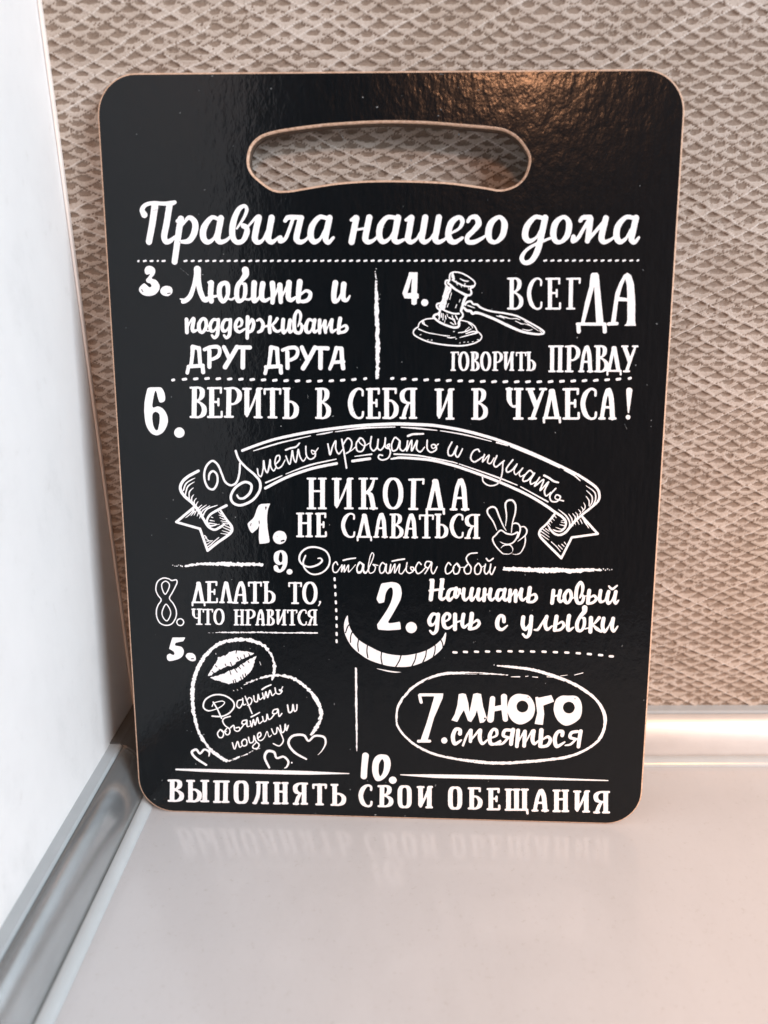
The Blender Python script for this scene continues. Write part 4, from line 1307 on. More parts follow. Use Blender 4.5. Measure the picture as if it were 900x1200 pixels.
("rule_lettering_two", """+P|0|4888,4829 4928,4847 5077,4872 5185,4857 5250,4802 5280,4685 5272,4587 5240,4488 5137,4289 5077,4180 5023,4083 5039,4060 5132,4068 5236,4090 5252,4076 5266,3951 5255,3934 5132,3920 4996,3911 4845,3923 4824,3936 4807,4022 4827,4056 4941,4229 5009,4343 5064,4457 5099,4570 5110,4654 5107,4724 5088,4760 5055,4760 5023,4731 4990,4674 4969,4610 4950,4488 4933,4466 4860,4447 4838,4458 4800,4531 4806,4570 4847,4706
+P|0|5574,3980 5542,3899 5465,3864 5388,3896 5356,3975 5387,4056 5464,4091 5541,4059
+l|87 87 82|5858,4909 5848,4721 5832,4544
+l|82|6046,4912 6026,4725
+s|82 82 61 31|6028,4751 6012,4589 6056,4548 6145,4617
+l|51 46|5810,4716 6073,4752
+l|56|5825,4924 5871,4925
+l|51|6021,4938 6066,4938
+s|51 72 82 66 31|6274,4763 6187,4728 6151,4610 6189,4534 6271,4620
+s|77 77 46 36 66 46 31|6311,4769 6291,4625 6322,4587 6363,4658 6375,4744 6388,4679 6451,4659
+s|71 71 56 31|6457,4758 6447,4602 6491,4540 6572,4625
+s|77 77 66 31 31|6612,4766 6590,4631 6611,4542 6682,4632 6730,4750
+s|76 76 56 31|6737,4758 6718,4620 6749,4545 6828,4622
+l|76|6850,4760 6837,4544
+l|41|6842,4645 6957,4676
+s|76 76 56 31|6962,4762 6943,4611 6985,4549 7066,4626
+s|51 71 81 61 31|7200,4753 7113,4744 7079,4613 7123,4552 7195,4641
+s|71 71 56 31|7230,4767 7209,4603 7250,4551 7316,4631
+l|71|7330,4753 7321,4539
+l|31 36|7343,4618 7415,4744
+l|71|7432,4744 7436,4536
+l|31 36|7458,4615 7519,4756
+s|76 76 56 30|7541,4772 7528,4621 7573,4560 7653,4629
+s|81 81 71|7697,4801 7680,4650 7668,4541
+s|31 56 66 56 51|7707,4645 7796,4678 7823,4601 7768,4535 7681,4525
+s|52 67 83 72 41 26|5948,4246 5870,4250 5808,4130 5834,4038 5905,4066 5949,4186
+s|83 77 77 57 46|5974,4247 5963,4094 5947,3934 5886,3864 5825,3919
+s|31 47 67 57 78 83 57 31|6069,4090 6182,4159 6193,4243 6130,4268 6075,4175 6095,4022 6172,3979 6279,4052
+l|82|6297,4253 6299,3963
+l|41 36|6309,4095 6440,4140
+s|77 77 62 31|6458,4256 6436,4076 6472,4003 6567,4084
+s|87 87 77|6616,4272 6600,4093 6579,3979
+s|31 57 67 62 57|6638,4088 6720,4148 6759,4083 6702,4002 6594,3968
+s|72 77 62 88 82 62 31|7229,4131 7214,4223 7150,4243 7103,4142 7113,4016 7195,3972 7294,4054
+l|76|8139,4757 8123,4515
+l|41 36|8129,4640 8242,4673
+s|71 71 56 30|8268,4759 8247,4595 8284,4542 8351,4610
+c|56 76 71 56 66 66|8407,4767 8349,4662 8371,4546 8429,4529 8477,4639 8458,4742
+l|30|8476,4600 8549,4640
+s|36 56 66 61 71 76 71 61 61 41|8641,4629 8681,4746 8681,4862 8636,4926 8578,4822 8566,4640 8603,4532 8677,4533 8710,4630 8678,4689
+l|25|8709,4656 8795,4670
+s|76 76 71|8808,4769 8798,4618 8792,4527
+s|30 51 61 56 51|8822,4627 8902,4672 8947,4608 8888,4537 8802,4515
+s|71 71 66 35 30|9021,4773 9008,4635 9031,4558 9109,4585 9139,4728
+s|71 71 66 30 25|9170,4755 9151,4599 9181,4527 9238,4588 9281,4718
+s|71 71 56 30|9304,4757 9285,4588 9315,4529 9362,4590
+s|35 55 35|9170,4863 9234,4807 9322,4876
+s|82 82 72 36 31|7591,4225 7583,4072 7636,3984 7708,4088 7734,4220
+s|77 82 77 56 46|7743,4241 7734,4049 7714,3890 7658,3828 7593,3888
+s|36 57 46 46|7807,3979 7874,3986 7945,4106 8023,4244
+s|72 77 67 31|8033,4247 8008,4094 8050,3992 8140,4062
+s|82 82 72|8218,4250 8199,4085 8191,3979
+s|31 51 62 56 51|8234,4093 8324,4147 8360,4075 8300,3994 8208,3974
+s|82 82 72 31|8452,4268 8434,4089 8456,3984 8549,4044
+s|107 92 66 76 71 56 66 66 36|8739,4430 8735,4357 8657,4251 8608,4119 8626,3993 8701,3989 8746,4095 8736,4221 8698,4233
+l|31|8762,4017 8841,4039
+l|82 77|8865,4234 8865,3961
+s|71 46 26|9017,4240 8944,4139 8879,4093
+s|36 72 51|8908,4098 8987,4021 9069,3970
+s|77 77 66 31 26|9102,4228 9089,4076 9132,3971 9204,4073 9257,4210
+s|76 76 56 31|9281,4232 9267,4053 9306,3980 9375,4081"""),
("smile_drawing", """+P|0|4245,4198 4190,4101 4169,3958 4200,3787 4322,3565 4500,3404 4665,3301 4885,3225 5051,3188 5271,3175 5491,3203 5765,3316 5982,3479 6103,3654 6135,3883 6113,3888 6060,3781 5926,3636 5735,3517 5490,3440 5243,3414 4941,3457 4666,3581 4447,3720 4311,3903 4258,4073
-s|20|4290,4029 4243,3973 4201,3850
-s|20|4327,3864 4299,3774 4295,3654
-s|20|4450,3717 4435,3605 4448,3481
-s|20|4619,3594 4611,3479 4629,3352
-s|20|4894,3468 4885,3355 4907,3219
-s|20|5270,3412 5238,3305 5169,3179
-s|20|5561,3447 5540,3326 5480,3197
-s|20|5757,3523 5742,3402 5688,3277
-s|20|5926,3616 5921,3507 5890,3391
-s|20|6033,3744 6067,3667 6079,3553
+s|8 31 31 8|4797,3136 4995,3093 5133,3073 5271,3070"""),
("rule_lettering_five", """+P|0|820,3676 834,3685 955,3688 1063,3692 1073,3681 1037,3615 1023,3608 894,3580 876,3565 867,3533 880,3521 980,3502 1021,3466 1036,3411 1024,3345 986,3286 923,3245 866,3225 797,3205 741,3199 708,3217 692,3256 694,3303 709,3331 755,3353 790,3340 821,3327 840,3341 844,3369 818,3406 755,3444 747,3460 782,3573
+P|0|1065,3299 1080,3346 1115,3373 1160,3378 1205,3372 1248,3338 1266,3292 1264,3238 1243,3214 1202,3204 1153,3212 1113,3235
-l|18|1177,3255 1216,3260
+s|23 23 23 23 23 23 35 35 35 35 35 35 35 35 35 35|1545,2278 1593,2351 1749,2393 1797,2356 1722,2275 1583,2207 1451,2185 1370,2267 1422,2418 1595,2517 1798,2510 1953,2407 1985,2289 1894,2155 1737,2072 1537,2072
+s|33|1571,2367 1651,2214 1724,2031
+s|30 30 30 30 30 30 30 21|2129,2428 2061,2403 2039,2300 2094,2258 2159,2369 2157,2460 2171,2327 2221,2342
+s|30|2211,2501 2287,2277 2335,2147
+s|28 28 28 28 21|2235,2414 2293,2479 2341,2433 2312,2344 2247,2312
+s|30 30 30 30 30 21|2380,2517 2393,2410 2449,2400 2469,2547 2495,2444 2559,2486
+s|30 30 30 30 30 30 21|2555,2580 2585,2458 2623,2606 2654,2488 2703,2638 2745,2533 2807,2586
+s|35 35 28|2546,2651 2626,2707 2728,2754
+s|30 30 30 30 25 21 25|2805,2692 2825,2587 2892,2569 2942,2632 2887,2659 2909,2624 2956,2719
+s|30 30 30 30 30 30 21 21|1685,1789 1632,1708 1663,1622 1732,1638 1751,1740 1696,1790 1746,1731 1816,1761
+s|30 30 30 30 30 30 30 30 21|1900,2076 1781,2035 1744,1972 1786,1881 1874,1806 1871,1714 1813,1684 1779,1756 1837,1834
+s|30|1891,1831 1961,1886 1976,1794 2025,1762 2079,1792 2069,1847 2005,1834
+s|30 30 30 30 30 30 21|2222,2007 2146,1986 2128,1926 2196,1923 2228,2000 2229,1873 2286,1882
+l|28|2174,1920 2095,1812
+s|30 30 30 30 30 30 21|2294,1985 2319,1866 2358,2020 2388,1904 2438,2061 2469,1942 2538,1991
+s|33 33 28|2314,2072 2395,2117 2487,2172
+s|30 30 30 30 30 21|2541,2087 2565,1985 2618,2017 2633,2137 2664,2030 2721,2061
+s|30|2846,2255 2764,2229 2746,2157 2821,2166 2854,2243 2869,2100 2927,2161
+l|28|2791,2158 2714,2053
+s|35 35 35 35 30 30 30|3043,2338 3069,2189 3131,2221 3151,2350 3175,2215 3221,2247 3230,2352
+s|31 31 31 31 21|1921,1517 1962,1384 2025,1544 2066,1428 2125,1474
+c|31|2163,1596 2109,1534 2136,1455 2205,1481 2208,1573
+s|31 31 31 31 31 31 31 31 31 21|2249,1639 2275,1526 2344,1557 2359,1674 2394,1563 2456,1492 2419,1414 2344,1407 2329,1455 2412,1547
+s|31 31 31 31 31 31 21 21 21 21|2426,1627 2495,1682 2486,1749 2432,1705 2447,1591 2508,1586 2567,1648 2623,1777 2658,1662 2711,1700
+s|30|2715,1832 2757,1725 2810,1751 2833,1864 2915,1693 2940,1573 2858,1474 2741,1519
+s|30|2887,1909 2917,1761 2970,1803 2989,1936 3008,1804 3049,1913"""),
("heart_drawing", """+s1|36 65 65 73 73 65 73 80 80 73 65 73 73 51 36 15|2759,2869 2809,3130 2718,3434 2470,3619 2120,3670 1764,3583 1472,3352 1265,3003 1168,2589 1168,2174 1259,1719 1462,1378 1708,1172 1834,1125 2036,1208 2091,1233
+s1|15 40 47 44 66 73 80 80 66|2321,2803 2447,2858 2733,2943 2981,2948 3261,2843 3539,2581 3694,2273 3672,2009 3507,1731
+l|15 34|2117,1241 2212,1282
+l|19 15|2249,1310 2286,1331
+l|22 15|2308,1347 2330,1355
+l|15 11|2385,1379 2476,1413
+l|18 22|2195,2741 2267,2772
+l|15|1977,2627 1991,2609
+l|15|2056,2640 2070,2625
+l|15 11|2136,2679 2156,2657
+s|49 53 53 53 45 45 45 23|1375,1027 1170,1169 1096,1291 1189,1351 1258,1268 1353,1356 1445,1308 1438,1215
+s|45 53 60 53 45 49 49 38 23|2645,1004 2561,1214 2619,1351 2752,1335 2799,1213 2940,1244 3032,1142 3000,1033 2953,1000
+s|41 52 52 52 52 45 45 48 41 22 11|3390,1206 3159,1346 3044,1535 3130,1691 3346,1715 3444,1596 3567,1702 3746,1687 3783,1555 3706,1392 3625,1301
+P|0|3118,1121 3112,1107 3099,1101 3087,1107 3082,1120 3087,1134 3100,1140 3113,1135"""),
("lips_drawing", """+Q.6|0|1477,2910 1554,3029 1614,3124 1674,3219 1699,3301 1756,3314 1824,3343 1839,3327 1927,3415 1994,3424 2062,3448 2262,3429 2448,3403 2326,3338 2145,3252 2065,3204 2018,3145 1961,3120 1894,3135 1757,3057 1596,2959 1504,2898
+Q.6|0|1507,2875 1685,2926 1844,2988 1981,3062 2038,3075 2164,3171 2324,3280 2460,3341 2422,3212 2385,3094 2315,2999 2199,2879 2062,2793 1903,2750 1725,2797 1591,2842
-s|16|2074,3460 2060,3390
-s|16|1942,3201 1966,3132
-s|16|2080,3309 2105,3263
-s|16|2146,3299 2156,3253
-s|16|2215,3359 2231,3296
-s|16|2316,3361 2330,3326
-s|16|2026,3063 2069,2998
-s|16|2095,3123 2138,3070
-s|16|2164,3171 2207,3125
-s|16|1924,3025 1944,2955
-s|16|1984,2827 2003,2733
-s|16|2019,2851 2043,2757
-s|16|2133,2901 2157,2807
-s|16|2175,2949 2198,2844
-s|16|2225,2973 2249,2892
-s|16|1712,3056 1733,3009
-s|16|1647,3125 1673,3097
-s|16|1849,3129 1839,3164
-s|16|1575,3006 1601,2978
-s|16|2289,3232 2310,3198
+s|14|2519,3225 2539,3156
+s|14|1658,3382 1666,3359
+s|21 12|2241,2786 2332,2811"""),
("rule_lettering_seven", """+l|64|5643,2614 6061,2624
+l|64|5633,2603 5665,2461
+Q|0|5932,2646 6096,2658 6082,2554 5919,2136 5796,1654 5650,1650 5777,2050
+l|65|5619,1647 5838,1653
+P|0|6187,1676 6169,1628 6125,1607 6081,1625 6062,1672 6080,1720 6124,1741 6168,1723
+Q|0|6390,2648 6467,2667 6531,2652 6586,2456 6607,2286 6672,2655 6744,2678 6826,2659 6870,2408 6950,2156 6890,2072 6813,2056 6751,2322 6719,2211 6645,2071 6579,2097 6498,2316 6436,2204 6373,2065 6256,2103 6319,2229 6368,2423
-P|0|6927,2156 6922,2142 6909,2136 6896,2141 6891,2155 6896,2169 6908,2175 6921,2169
+l|106 122 132|7048,2571 7034,2329 7017,2136
+l|122 116 106|7268,2614 7279,2363 7306,2149
+l|106|7064,2352 7273,2401
+P|0|7616,2677 7770,2629 7872,2418 7823,2184 7622,2049 7440,2119 7336,2337 7381,2571 7488,2669
-P|0|7741,2423 7711,2337 7632,2300 7551,2333 7516,2418 7546,2504 7625,2541 7705,2508
-P|0|7743,2615 7740,2607 7733,2604 7725,2607 7722,2614 7725,2622 7732,2625 7739,2622
+Q|0|7868,2618 7911,2630 7937,2611 8177,2671 8238,2536 8032,2449 8056,2272 8038,2046 7873,2066 7917,2296
+P|0|8495,2665 8674,2650 8770,2481 8744,2206 8507,2044 8324,2141 8232,2359 8265,2573 8368,2657
-P|0|8635,2423 8606,2337 8528,2300 8447,2333 8411,2418 8440,2503 8518,2540 8599,2507
-P|0|8643,2606 8640,2598 8633,2595 8626,2598 8622,2606 8625,2613 8632,2617 8639,2614
+s|81 75 75 86 81 38|6429,1822 6427,1905 6344,1911 6292,1757 6333,1612 6457,1691
+s|49|6493,1580 6564,1792 6629,1910
+l|80 70|6640,1899 6637,1668
+l|38 48|6649,1696 6795,1903
+s|86 80 64 32|6821,1904 6820,1729 6874,1627 6970,1713
+s|32 54 70 59 81 81 59 32|7014,1742 7141,1806 7139,1912 7074,1930 7012,1803 7029,1642 7107,1624 7222,1703
+s|38 38 32|7065,1637 7156,1612 7232,1683
+s|64 70 70 48|7414,1925 7303,1916 7280,1805 7403,1763
+l|86 86 80|7463,1934 7439,1772 7430,1633
+s|54 54 32|7367,1757 7277,1648 7195,1613
+l|80 80 75|7561,1923 7553,1761 7545,1588
+l|32 38|7571,1678 7672,1903
+l|80 80 75|7693,1904 7690,1765 7687,1598
+l|32 38|7713,1677 7831,1930
+s|85 85 64 32|7862,1917 7845,1741 7884,1650 7967,1722
+l|91 91 80|8011,1940 8005,1745 7999,1606
+s|32 64 75 70 64|8038,1741 8139,1804 8193,1736 8138,1624 8023,1593
+s|75 80 69 85 80 37|8418,1839 8415,1917 8328,1906 8277,1766 8321,1609 8470,1702
+s|64 69 69 48|8709,1930 8595,1899 8576,1802 8706,1769
+l|80 80 74|8771,1937 8752,1765 8741,1612
+s|48 48 32|8678,1757 8587,1658 8485,1633"""),
("oval_drawing", """+s.35|27 44 57 61 67 64 57 67 67 61 54 57 61 64 67 71 50 54 50 47 44 50 57 50 61 50 34 20|7127,3245 7241,3237 7536,3212 7843,3167 8226,3054 8607,2901 8977,2652 9177,2385 9232,2104 9148,1801 8927,1580 8570,1402 8108,1314 7510,1243 7126,1222 6858,1236 6337,1294 5887,1397 5494,1612 5234,1897 5184,2119 5230,2395 5461,2727 5768,2936 6101,3055 6562,3083 6944,3078 7328,3058
+l|17 27|7394,3025 7558,3029
+l|20 17|7672,3038 7721,3045
+l|17 24|7803,3034 7901,3026
+l|17|8080,3040 8195,3033
+l|17 13|8340,3064 8470,3084
+l|17 22|8600,3087 8760,3135
+P|0|7073,3257 7069,3249 7061,3245 7053,3248 7050,3257 7053,3265 7061,3269 7069,3266
-s|9 15 9|5487,2842 5405,2717 5339,2628
-s|16 10|5207,2093 5224,2039
-s|7 15|5817,2955 5719,2882
-s|14 9|5339,2540 5306,2486
-s|7 15 7|6508,3068 6688,3079 6852,3079"""),
("rule_lettering_ten", """+l|135 129 129|4572,1313 4548,1075 4536,867
+P|0|4882,1349 5023,1316 5074,1151 5023,936 4896,795 4774,785 4706,958 4713,1171 4775,1301
-P|0|4899,1243 4938,1178 4924,994 4867,880 4834,961 4842,1138
+P|0|5193,803 5170,746 5114,721 5058,743 5034,799 5058,856 5114,881 5170,859
+l|50|598,665 674,668
+l|50|576,221 653,223
+l|98|670,643 646,248
+s|50 50 98 98 50 50|672,667 762,670 820,628 811,548 753,488 687,469
+s|50 50 98 98 50 50|692,469 773,440 843,371 831,282 746,226 644,223
+l|98|1041,644 1024,250
+l|50|974,667 1111,671
+l|50|954,223 1031,225
+s|50 50 98 98 50 50|1042,474 1136,477 1210,399 1196,292 1117,228 1022,225
+l|98|1331,652 1315,258
+l|50|1264,675 1400,679
+l|50|1245,231 1382,235
+l|98|1587,647 1565,250
+l|98|1756,652 1735,256
+l|50|1523,670 1815,678
+l|51|1506,224 1623,227
+l|51|1676,229 1793,232
+c|51 81 100 100 100 81 51 81 100 100 100 81|2070,679 2140,663 2168,591 2166,455 2159,319 2126,245 2055,225 1984,241 1956,313 1958,449 1965,585 1998,659
+l|50|2382,673 2609,679
+l|98|2550,652 2539,255
+s|80|2422,665 2403,405 2340,233
+l|51|2304,223 2351,224
+l|51|2480,228 2596,231
+l|97|2790,648 2780,255
+l|97|2956,652 2946,260
+l|50|2737,671 2849,674
+l|50|2903,675 3004,678
+l|50|2725,229 2838,232
+l|50|2892,234 2994,237
+l|50|2786,487 2952,492
+l|96|3338,651 3330,262
+l|49|3317,675 3396,677
+l|50|3282,236 3388,239
+s|49 49 96 96 49 49|3338,676 3232,668 3162,601 3171,505 3244,463 3334,466
+s|49 79 79|3260,455 3210,366 3171,241
+l|50|3123,231 3208,233
+l|96|3650,645 3644,258
+l|49|3526,657 3774,664
+l|49|3523,653 3524,588
+l|49|3777,660 3773,595
+l|49|3579,232 3707,236
+l|95|3951,642 3947,258
+l|49|3889,664 4004,667
+l|49|3883,231 3951,233
+s|49 49 95 95 49 49|3960,468 4054,470 4129,395 4115,290 4036,236 3946,233
+s|50 50 50 98 98 98 50 50 50|4681,576 4676,651 4599,671 4515,589 4474,445 4513,295 4592,225 4672,241 4687,318
+l|49|4831,663 4903,665
+l|49|4830,229 4902,231
+l|95|4900,641 4894,255
+s|49 49 95 95 49 49|4900,665 4985,668 5041,626 5036,548 4985,490 4923,471
+s|49 49 95 95 49 49|4928,471 5005,443 5075,376 5067,288 4990,234 4894,231
+c|50 79 97 97 97 79 50 79 97 97 97 79|5349,671 5413,655 5441,585 5444,452 5442,319 5415,246 5351,226 5286,242 5259,313 5256,447 5258,580 5285,652
+l|97|5667,647 5669,290
+l|50|5611,665 5723,669
+s|50|5670,247 5753,432 5835,659
+l|97|5841,652 5844,260
+l|49|5835,676 5891,678
+l|50|5788,233 5895,236
+c|50 80 98 98 98 80 50 80 98 98 98 80|6352,675 6416,659 6444,589 6449,454 6448,319 6422,246 6359,226 6294,242 6266,314 6262,449 6263,583 6289,656
+l|95|6681,646 6689,260
+l|49|6623,669 6835,675
+l|49|6839,675 6841,614
+l|49|6631,234 6694,235
+s|49 49 95 95 49 49|6694,488 6781,491 6852,406 6842,301 6771,238 6689,235
+l|96|7059,644 7068,253
+l|49|6998,663 7208,673
+l|49|7212,673 7212,603
+l|50|7007,227 7228,233
+l|50|7237,242 7233,313
+l|49|7063,458 7166,461
+l|49|7174,505 7177,408
+l|97|7408,639 7418,254
+l|97|7566,643 7577,259
+l|97|7725,648 7736,264
+l|50|7354,662 7469,665
+l|49|7513,666 7618,669
+l|49|7671,671 7785,674
+l|50|7366,228 7790,241
+l|50|7786,241 7797,161
+s|78|8031,652 7987,528 7940,236
+s|96|8061,653 8107,540 8142,242
+l|96|8038,628 8056,628
+l|49|7974,396 8118,400
+l|49|7895,226 7991,229
+l|49|8088,231 8196,235
+l|96|8352,645 8367,252
+l|96|8527,650 8542,258
+l|49|8295,668 8413,671
+l|49|8469,673 8576,676
+l|50|8311,226 8430,230
+l|50|8487,231 8594,235
+l|49|8358,484 8533,490
+l|95|8757,642 8772,290
+l|49|8699,660 8814,663
+s|49|8774,248 8853,430 8929,654
+l|95|8936,647 8953,260
+l|49|8929,671 8986,673
+l|49|8896,234 9006,237
+l|95|9316,643 9335,254
+l|49|9292,666 9378,669
+l|49|9285,228 9400,231
+s|49 49 95 95 49 49|9315,667 9201,659 9129,592 9145,496 9228,454 9325,457
+s|49 78 78|9245,446 9198,357 9163,233
+l|49|9112,222 9204,225"""),
("tapered_rule", """+l|39 65 79 90 82 22|762,910 1255,906 1825,903 2976,909 3404,910 4241,919"""),
("tapered_rule", """+l|21 53 81 88 78 53 25|5269,922 5616,916 5954,912 6797,918 7469,922 8306,918 9348,913"""),
]
HOLE = [(51.11, 247.50), (52.17, 252.37), (55.55, 255.82), (60.64, 257.59), (69.55, 258.92), (81.37, 260.10), (98.11, 260.83), (113.60, 260.48), (126.72, 259.47), (135.45, 258.75), (140.40, 257.91), (145.11, 255.30), (148.73, 250.77), (149.57, 247.46), (148.12, 242.49), (144.71, 239.16), (139.46, 237.64), (133.56, 238.49), (119.68, 240.19), (99.27, 240.80), (84.10, 240.13), (72.13, 238.46), (65.52, 237.46), (60.12, 237.78), (55.40, 240.75), (52.20, 243.85)]


def cr(P, n=6, closed=True):
    return catmull(np.array(P, float), np.zeros(len(P)), closed, n)[0]

def catmull(P, W, closed, n):
    P = np.asarray(P, float); W = np.asarray(W, float); N = len(P)
    if N < 3 and not closed: return P, W
    out, ow = [], []
    for i in range(N if closed else N - 1):
        if closed: a, b, c, d = [(i + k) % N for k in (-1, 0, 1, 2)]
        else: a, b, c, d = max(i - 1, 0), i, i + 1, min(i + 2, N - 1)
        p0, p1, p2, p3 = P[a], P[b], P[c], P[d]
        l = np.linalg.norm(p2 - p1) + 1e-9
        m1 = (p2 - p0) / 2; m2 = (p3 - p1) / 2
        k1, k2 = np.linalg.norm(m1), np.linalg.norm(m2)
        if k1 > 1.1 * l: m1 = m1 * 1.1 * l / k1
        if k2 > 1.1 * l: m2 = m2 * 1.1 * l / k2
        t = np.linspace(0, 1, n, endpoint=False)[:, None]
        out.append((2*t**3 - 3*t**2 + 1)*p1 + (t**3 - 2*t**2 + t)*m1 + (-2*t**3 + 3*t**2)*p2 + (t**3 - t**2)*m2)
        ow.append(W[b] + (W[c] - W[b]) * t[:, 0])
    if closed: out.append(out[0][:1]); ow.append(ow[0][:1])
    else: out.append(P[-1:]); ow.append(W[-1:])
    return np.vstack(out), np.concatenate(ow)

# ---- panel: front face, eased fibreboard edge, sides and back, with the handle slot cut through
def offset_loop(L, d):
    L = np.array(L); N = len(L)
    a = L - np.roll(L, 1, 0); b_ = np.roll(L, -1, 0) - L
    tn = a / np.linalg.norm(a, axis=1)[:, None] + b_ / np.linalg.norm(b_, axis=1)[:, None]
    tn /= np.linalg.norm(tn, axis=1)[:, None]
    nn = np.stack([tn[:, 1], -tn[:, 0]], -1)      # outward for a counter-clockwise loop
    return L + nn * d
def outline():
    R = 0.0135; pts = []
    for cx, cy, a0 in ((W_ - R, R, -90), (W_ - R, H_ - R, 0), (R, H_ - R, 90), (R, R, 180)):
        for k in range(13):
            a = math.radians(a0 + 90 * k / 12)
            pts.append((cx + R * math.cos(a), cy + R * math.sin(a)))
    return np.array(pts)
def panel():
    T = 0.0042
    out = outline()
    hole = cr([(x / 1000, y / 1000) for x, y in HOLE], 4)[:-1]
    area = 0.5 * np.sum(hole[:, 0] * np.roll(hole[:, 1], -1) - np.roll(hole[:, 0], -1) * hole[:, 1])
    if area < 0: hole = hole[::-1]
    bm = bmesh.new()
    steps_o = [(0.0, 0.0), (0.00035, -0.0001), (0.00062, -0.0004), (0.0007, -0.0009), (0.0007, -T + .0004), (0.0004, -T)]
    steps_h = [(0.0, 0.0), (-0.0004, -0.00012), (-0.0008, -0.0006), (-0.00095, -0.0014), (-0.00095, -T)]
    def rings(L, st):
        return [[bm.verts.new((x, y, z)) for x, y in offset_loop(L, d)] for d, z in st]
    ro, rh = rings(out, steps_o), rings(hole, steps_h)
    for R, flip in ((ro, False), (rh, True)):
        for k_, (a, b_) in enumerate(zip(R, R[1:])):
            k = len(a)
            for i in range(k):
                q = (a[i], a[(i + 1) % k], b_[(i + 1) % k], b_[i])
                f = bm.faces.new(q if flip else q[::-1])
                f.material_index = 3 if (flip and k_ >= 2) else 1
                f.smooth = True
    for lo, lh, mi in ((ro[0], rh[0], 0), (ro[-1], rh[-1], 2)):
        es = []
        for L in (lo, lh):
            for i in range(len(L)):
                e_ = bm.edges.get((L[i], L[(i + 1) % len(L)])) or bm.edges.new((L[i], L[(i + 1) % len(L)]))
                es.append(e_)
        g = bmesh.ops.triangle_fill(bm, use_beauty=True, edges=es)
        for f in g['geom']:
            if isinstance(f, bmesh.types.BMFace): f.material_index = mi
    bmesh.ops.recalc_face_normals(bm, faces=bm.faces)
    me = bpy.data.meshes.new('panel')
    bm.to_mesh(me); bm.free()
    return link('panel', me, board, (M_print, M_mdf, M_backside, M_burnt))
panel()

# ---- the print: strokes and shapes in board coordinates (mm), traced into flat filled outlines
GH = 0.16
def seg(D, x0, y0, h, a, b, ra, rb, pad):
    r = max(ra, rb) + pad
    i0 = int(max(0, np.floor((min(a[0], b[0]) - r - x0) / h))); i1 = int(min(D.shape[1], np.ceil((max(a[0], b[0]) + r - x0) / h) + 1))
    j0 = int(max(0, np.floor((min(a[1], b[1]) - r - y0) / h))); j1 = int(min(D.shape[0], np.ceil((max(a[1], b[1]) + r - y0) / h) + 1))
    if i1 <= i0 or j1 <= j0: return
    X = x0 + np.arange(i0, i1) * h - a[0]; Y = (y0 + np.arange(j0, j1) * h - a[1])[:, None]
    dx, dy = b[0] - a[0], b[1] - a[1]; L2 = dx * dx + dy * dy
    t = np.clip((X * dx + Y * dy) / L2, 0, 1) if L2 > 1e-12 else 0 * X + 0 * Y
    d = np.hypot(X - t * dx, Y - t * dy) - (ra + (rb - ra) * t)
    v = D[j0:j1, i0:i1]; np.minimum(v, d, out=v)
def polysd(D, x0, y0, h, P, pad):
    i0 = int(max(0, np.floor((P[:, 0].min() - pad - x0) / h))); i1 = int(min(D.shape[1], np.ceil((P[:, 0].max() + pad - x0) / h) + 1))
    j0 = int(max(0, np.floor((P[:, 1].min() - pad - y0) / h))); j1 = int(min(D.shape[0], np.ceil((P[:, 1].max() + pad - y0) / h) + 1))
    X = (x0 + np.arange(i0, i1) * h)[None, :] + np.zeros((j1 - j0, 1)); Y = (y0 + np.arange(j0, j1) * h)[:, None] + np.zeros((1, i1 - i0))
    d = np.full(X.shape, 1e9); ins = np.zeros(X.shape, bool); N = len(P)
    for k in range(N):
        a = P[k]; b = P[(k + 1) % N]; e = b - a; L2 = e @ e
        if L2 < 1e-12: continue
        t = np.clip(((X - a[0]) * e[0] + (Y - a[1]) * e[1]) / L2, 0, 1)
        np.minimum(d, np.hypot(X - a[0] - t * e[0], Y - a[1] - t * e[1]), out=d)
        c = ((a[1] > Y) != (b[1] > Y))
        if e[1] != 0: ins ^= c & (X < a[0] + (Y - a[1]) * e[0] / e[1])
    v = D[j0:j1, i0:i1]; np.minimum(v, np.where(ins, -d, d), out=v)
NT = np.random.default_rng(5).random((256, 256))
def lattice_noise(X, Y, s):
    u, v = X / s, Y / s
    i, j = np.floor(u).astype(int), np.floor(v).astype(int)
    f, g = u - i, v - j
    a = NT[j % 256, i % 256]; b = NT[j % 256, (i + 1) % 256]; c = NT[(j + 1) % 256, i % 256]; d = NT[(j + 1) % 256, (i + 1) % 256]
    return (a * (1 - f) + b * f) * (1 - g) + (c * (1 - f) + d * f) * g - .5

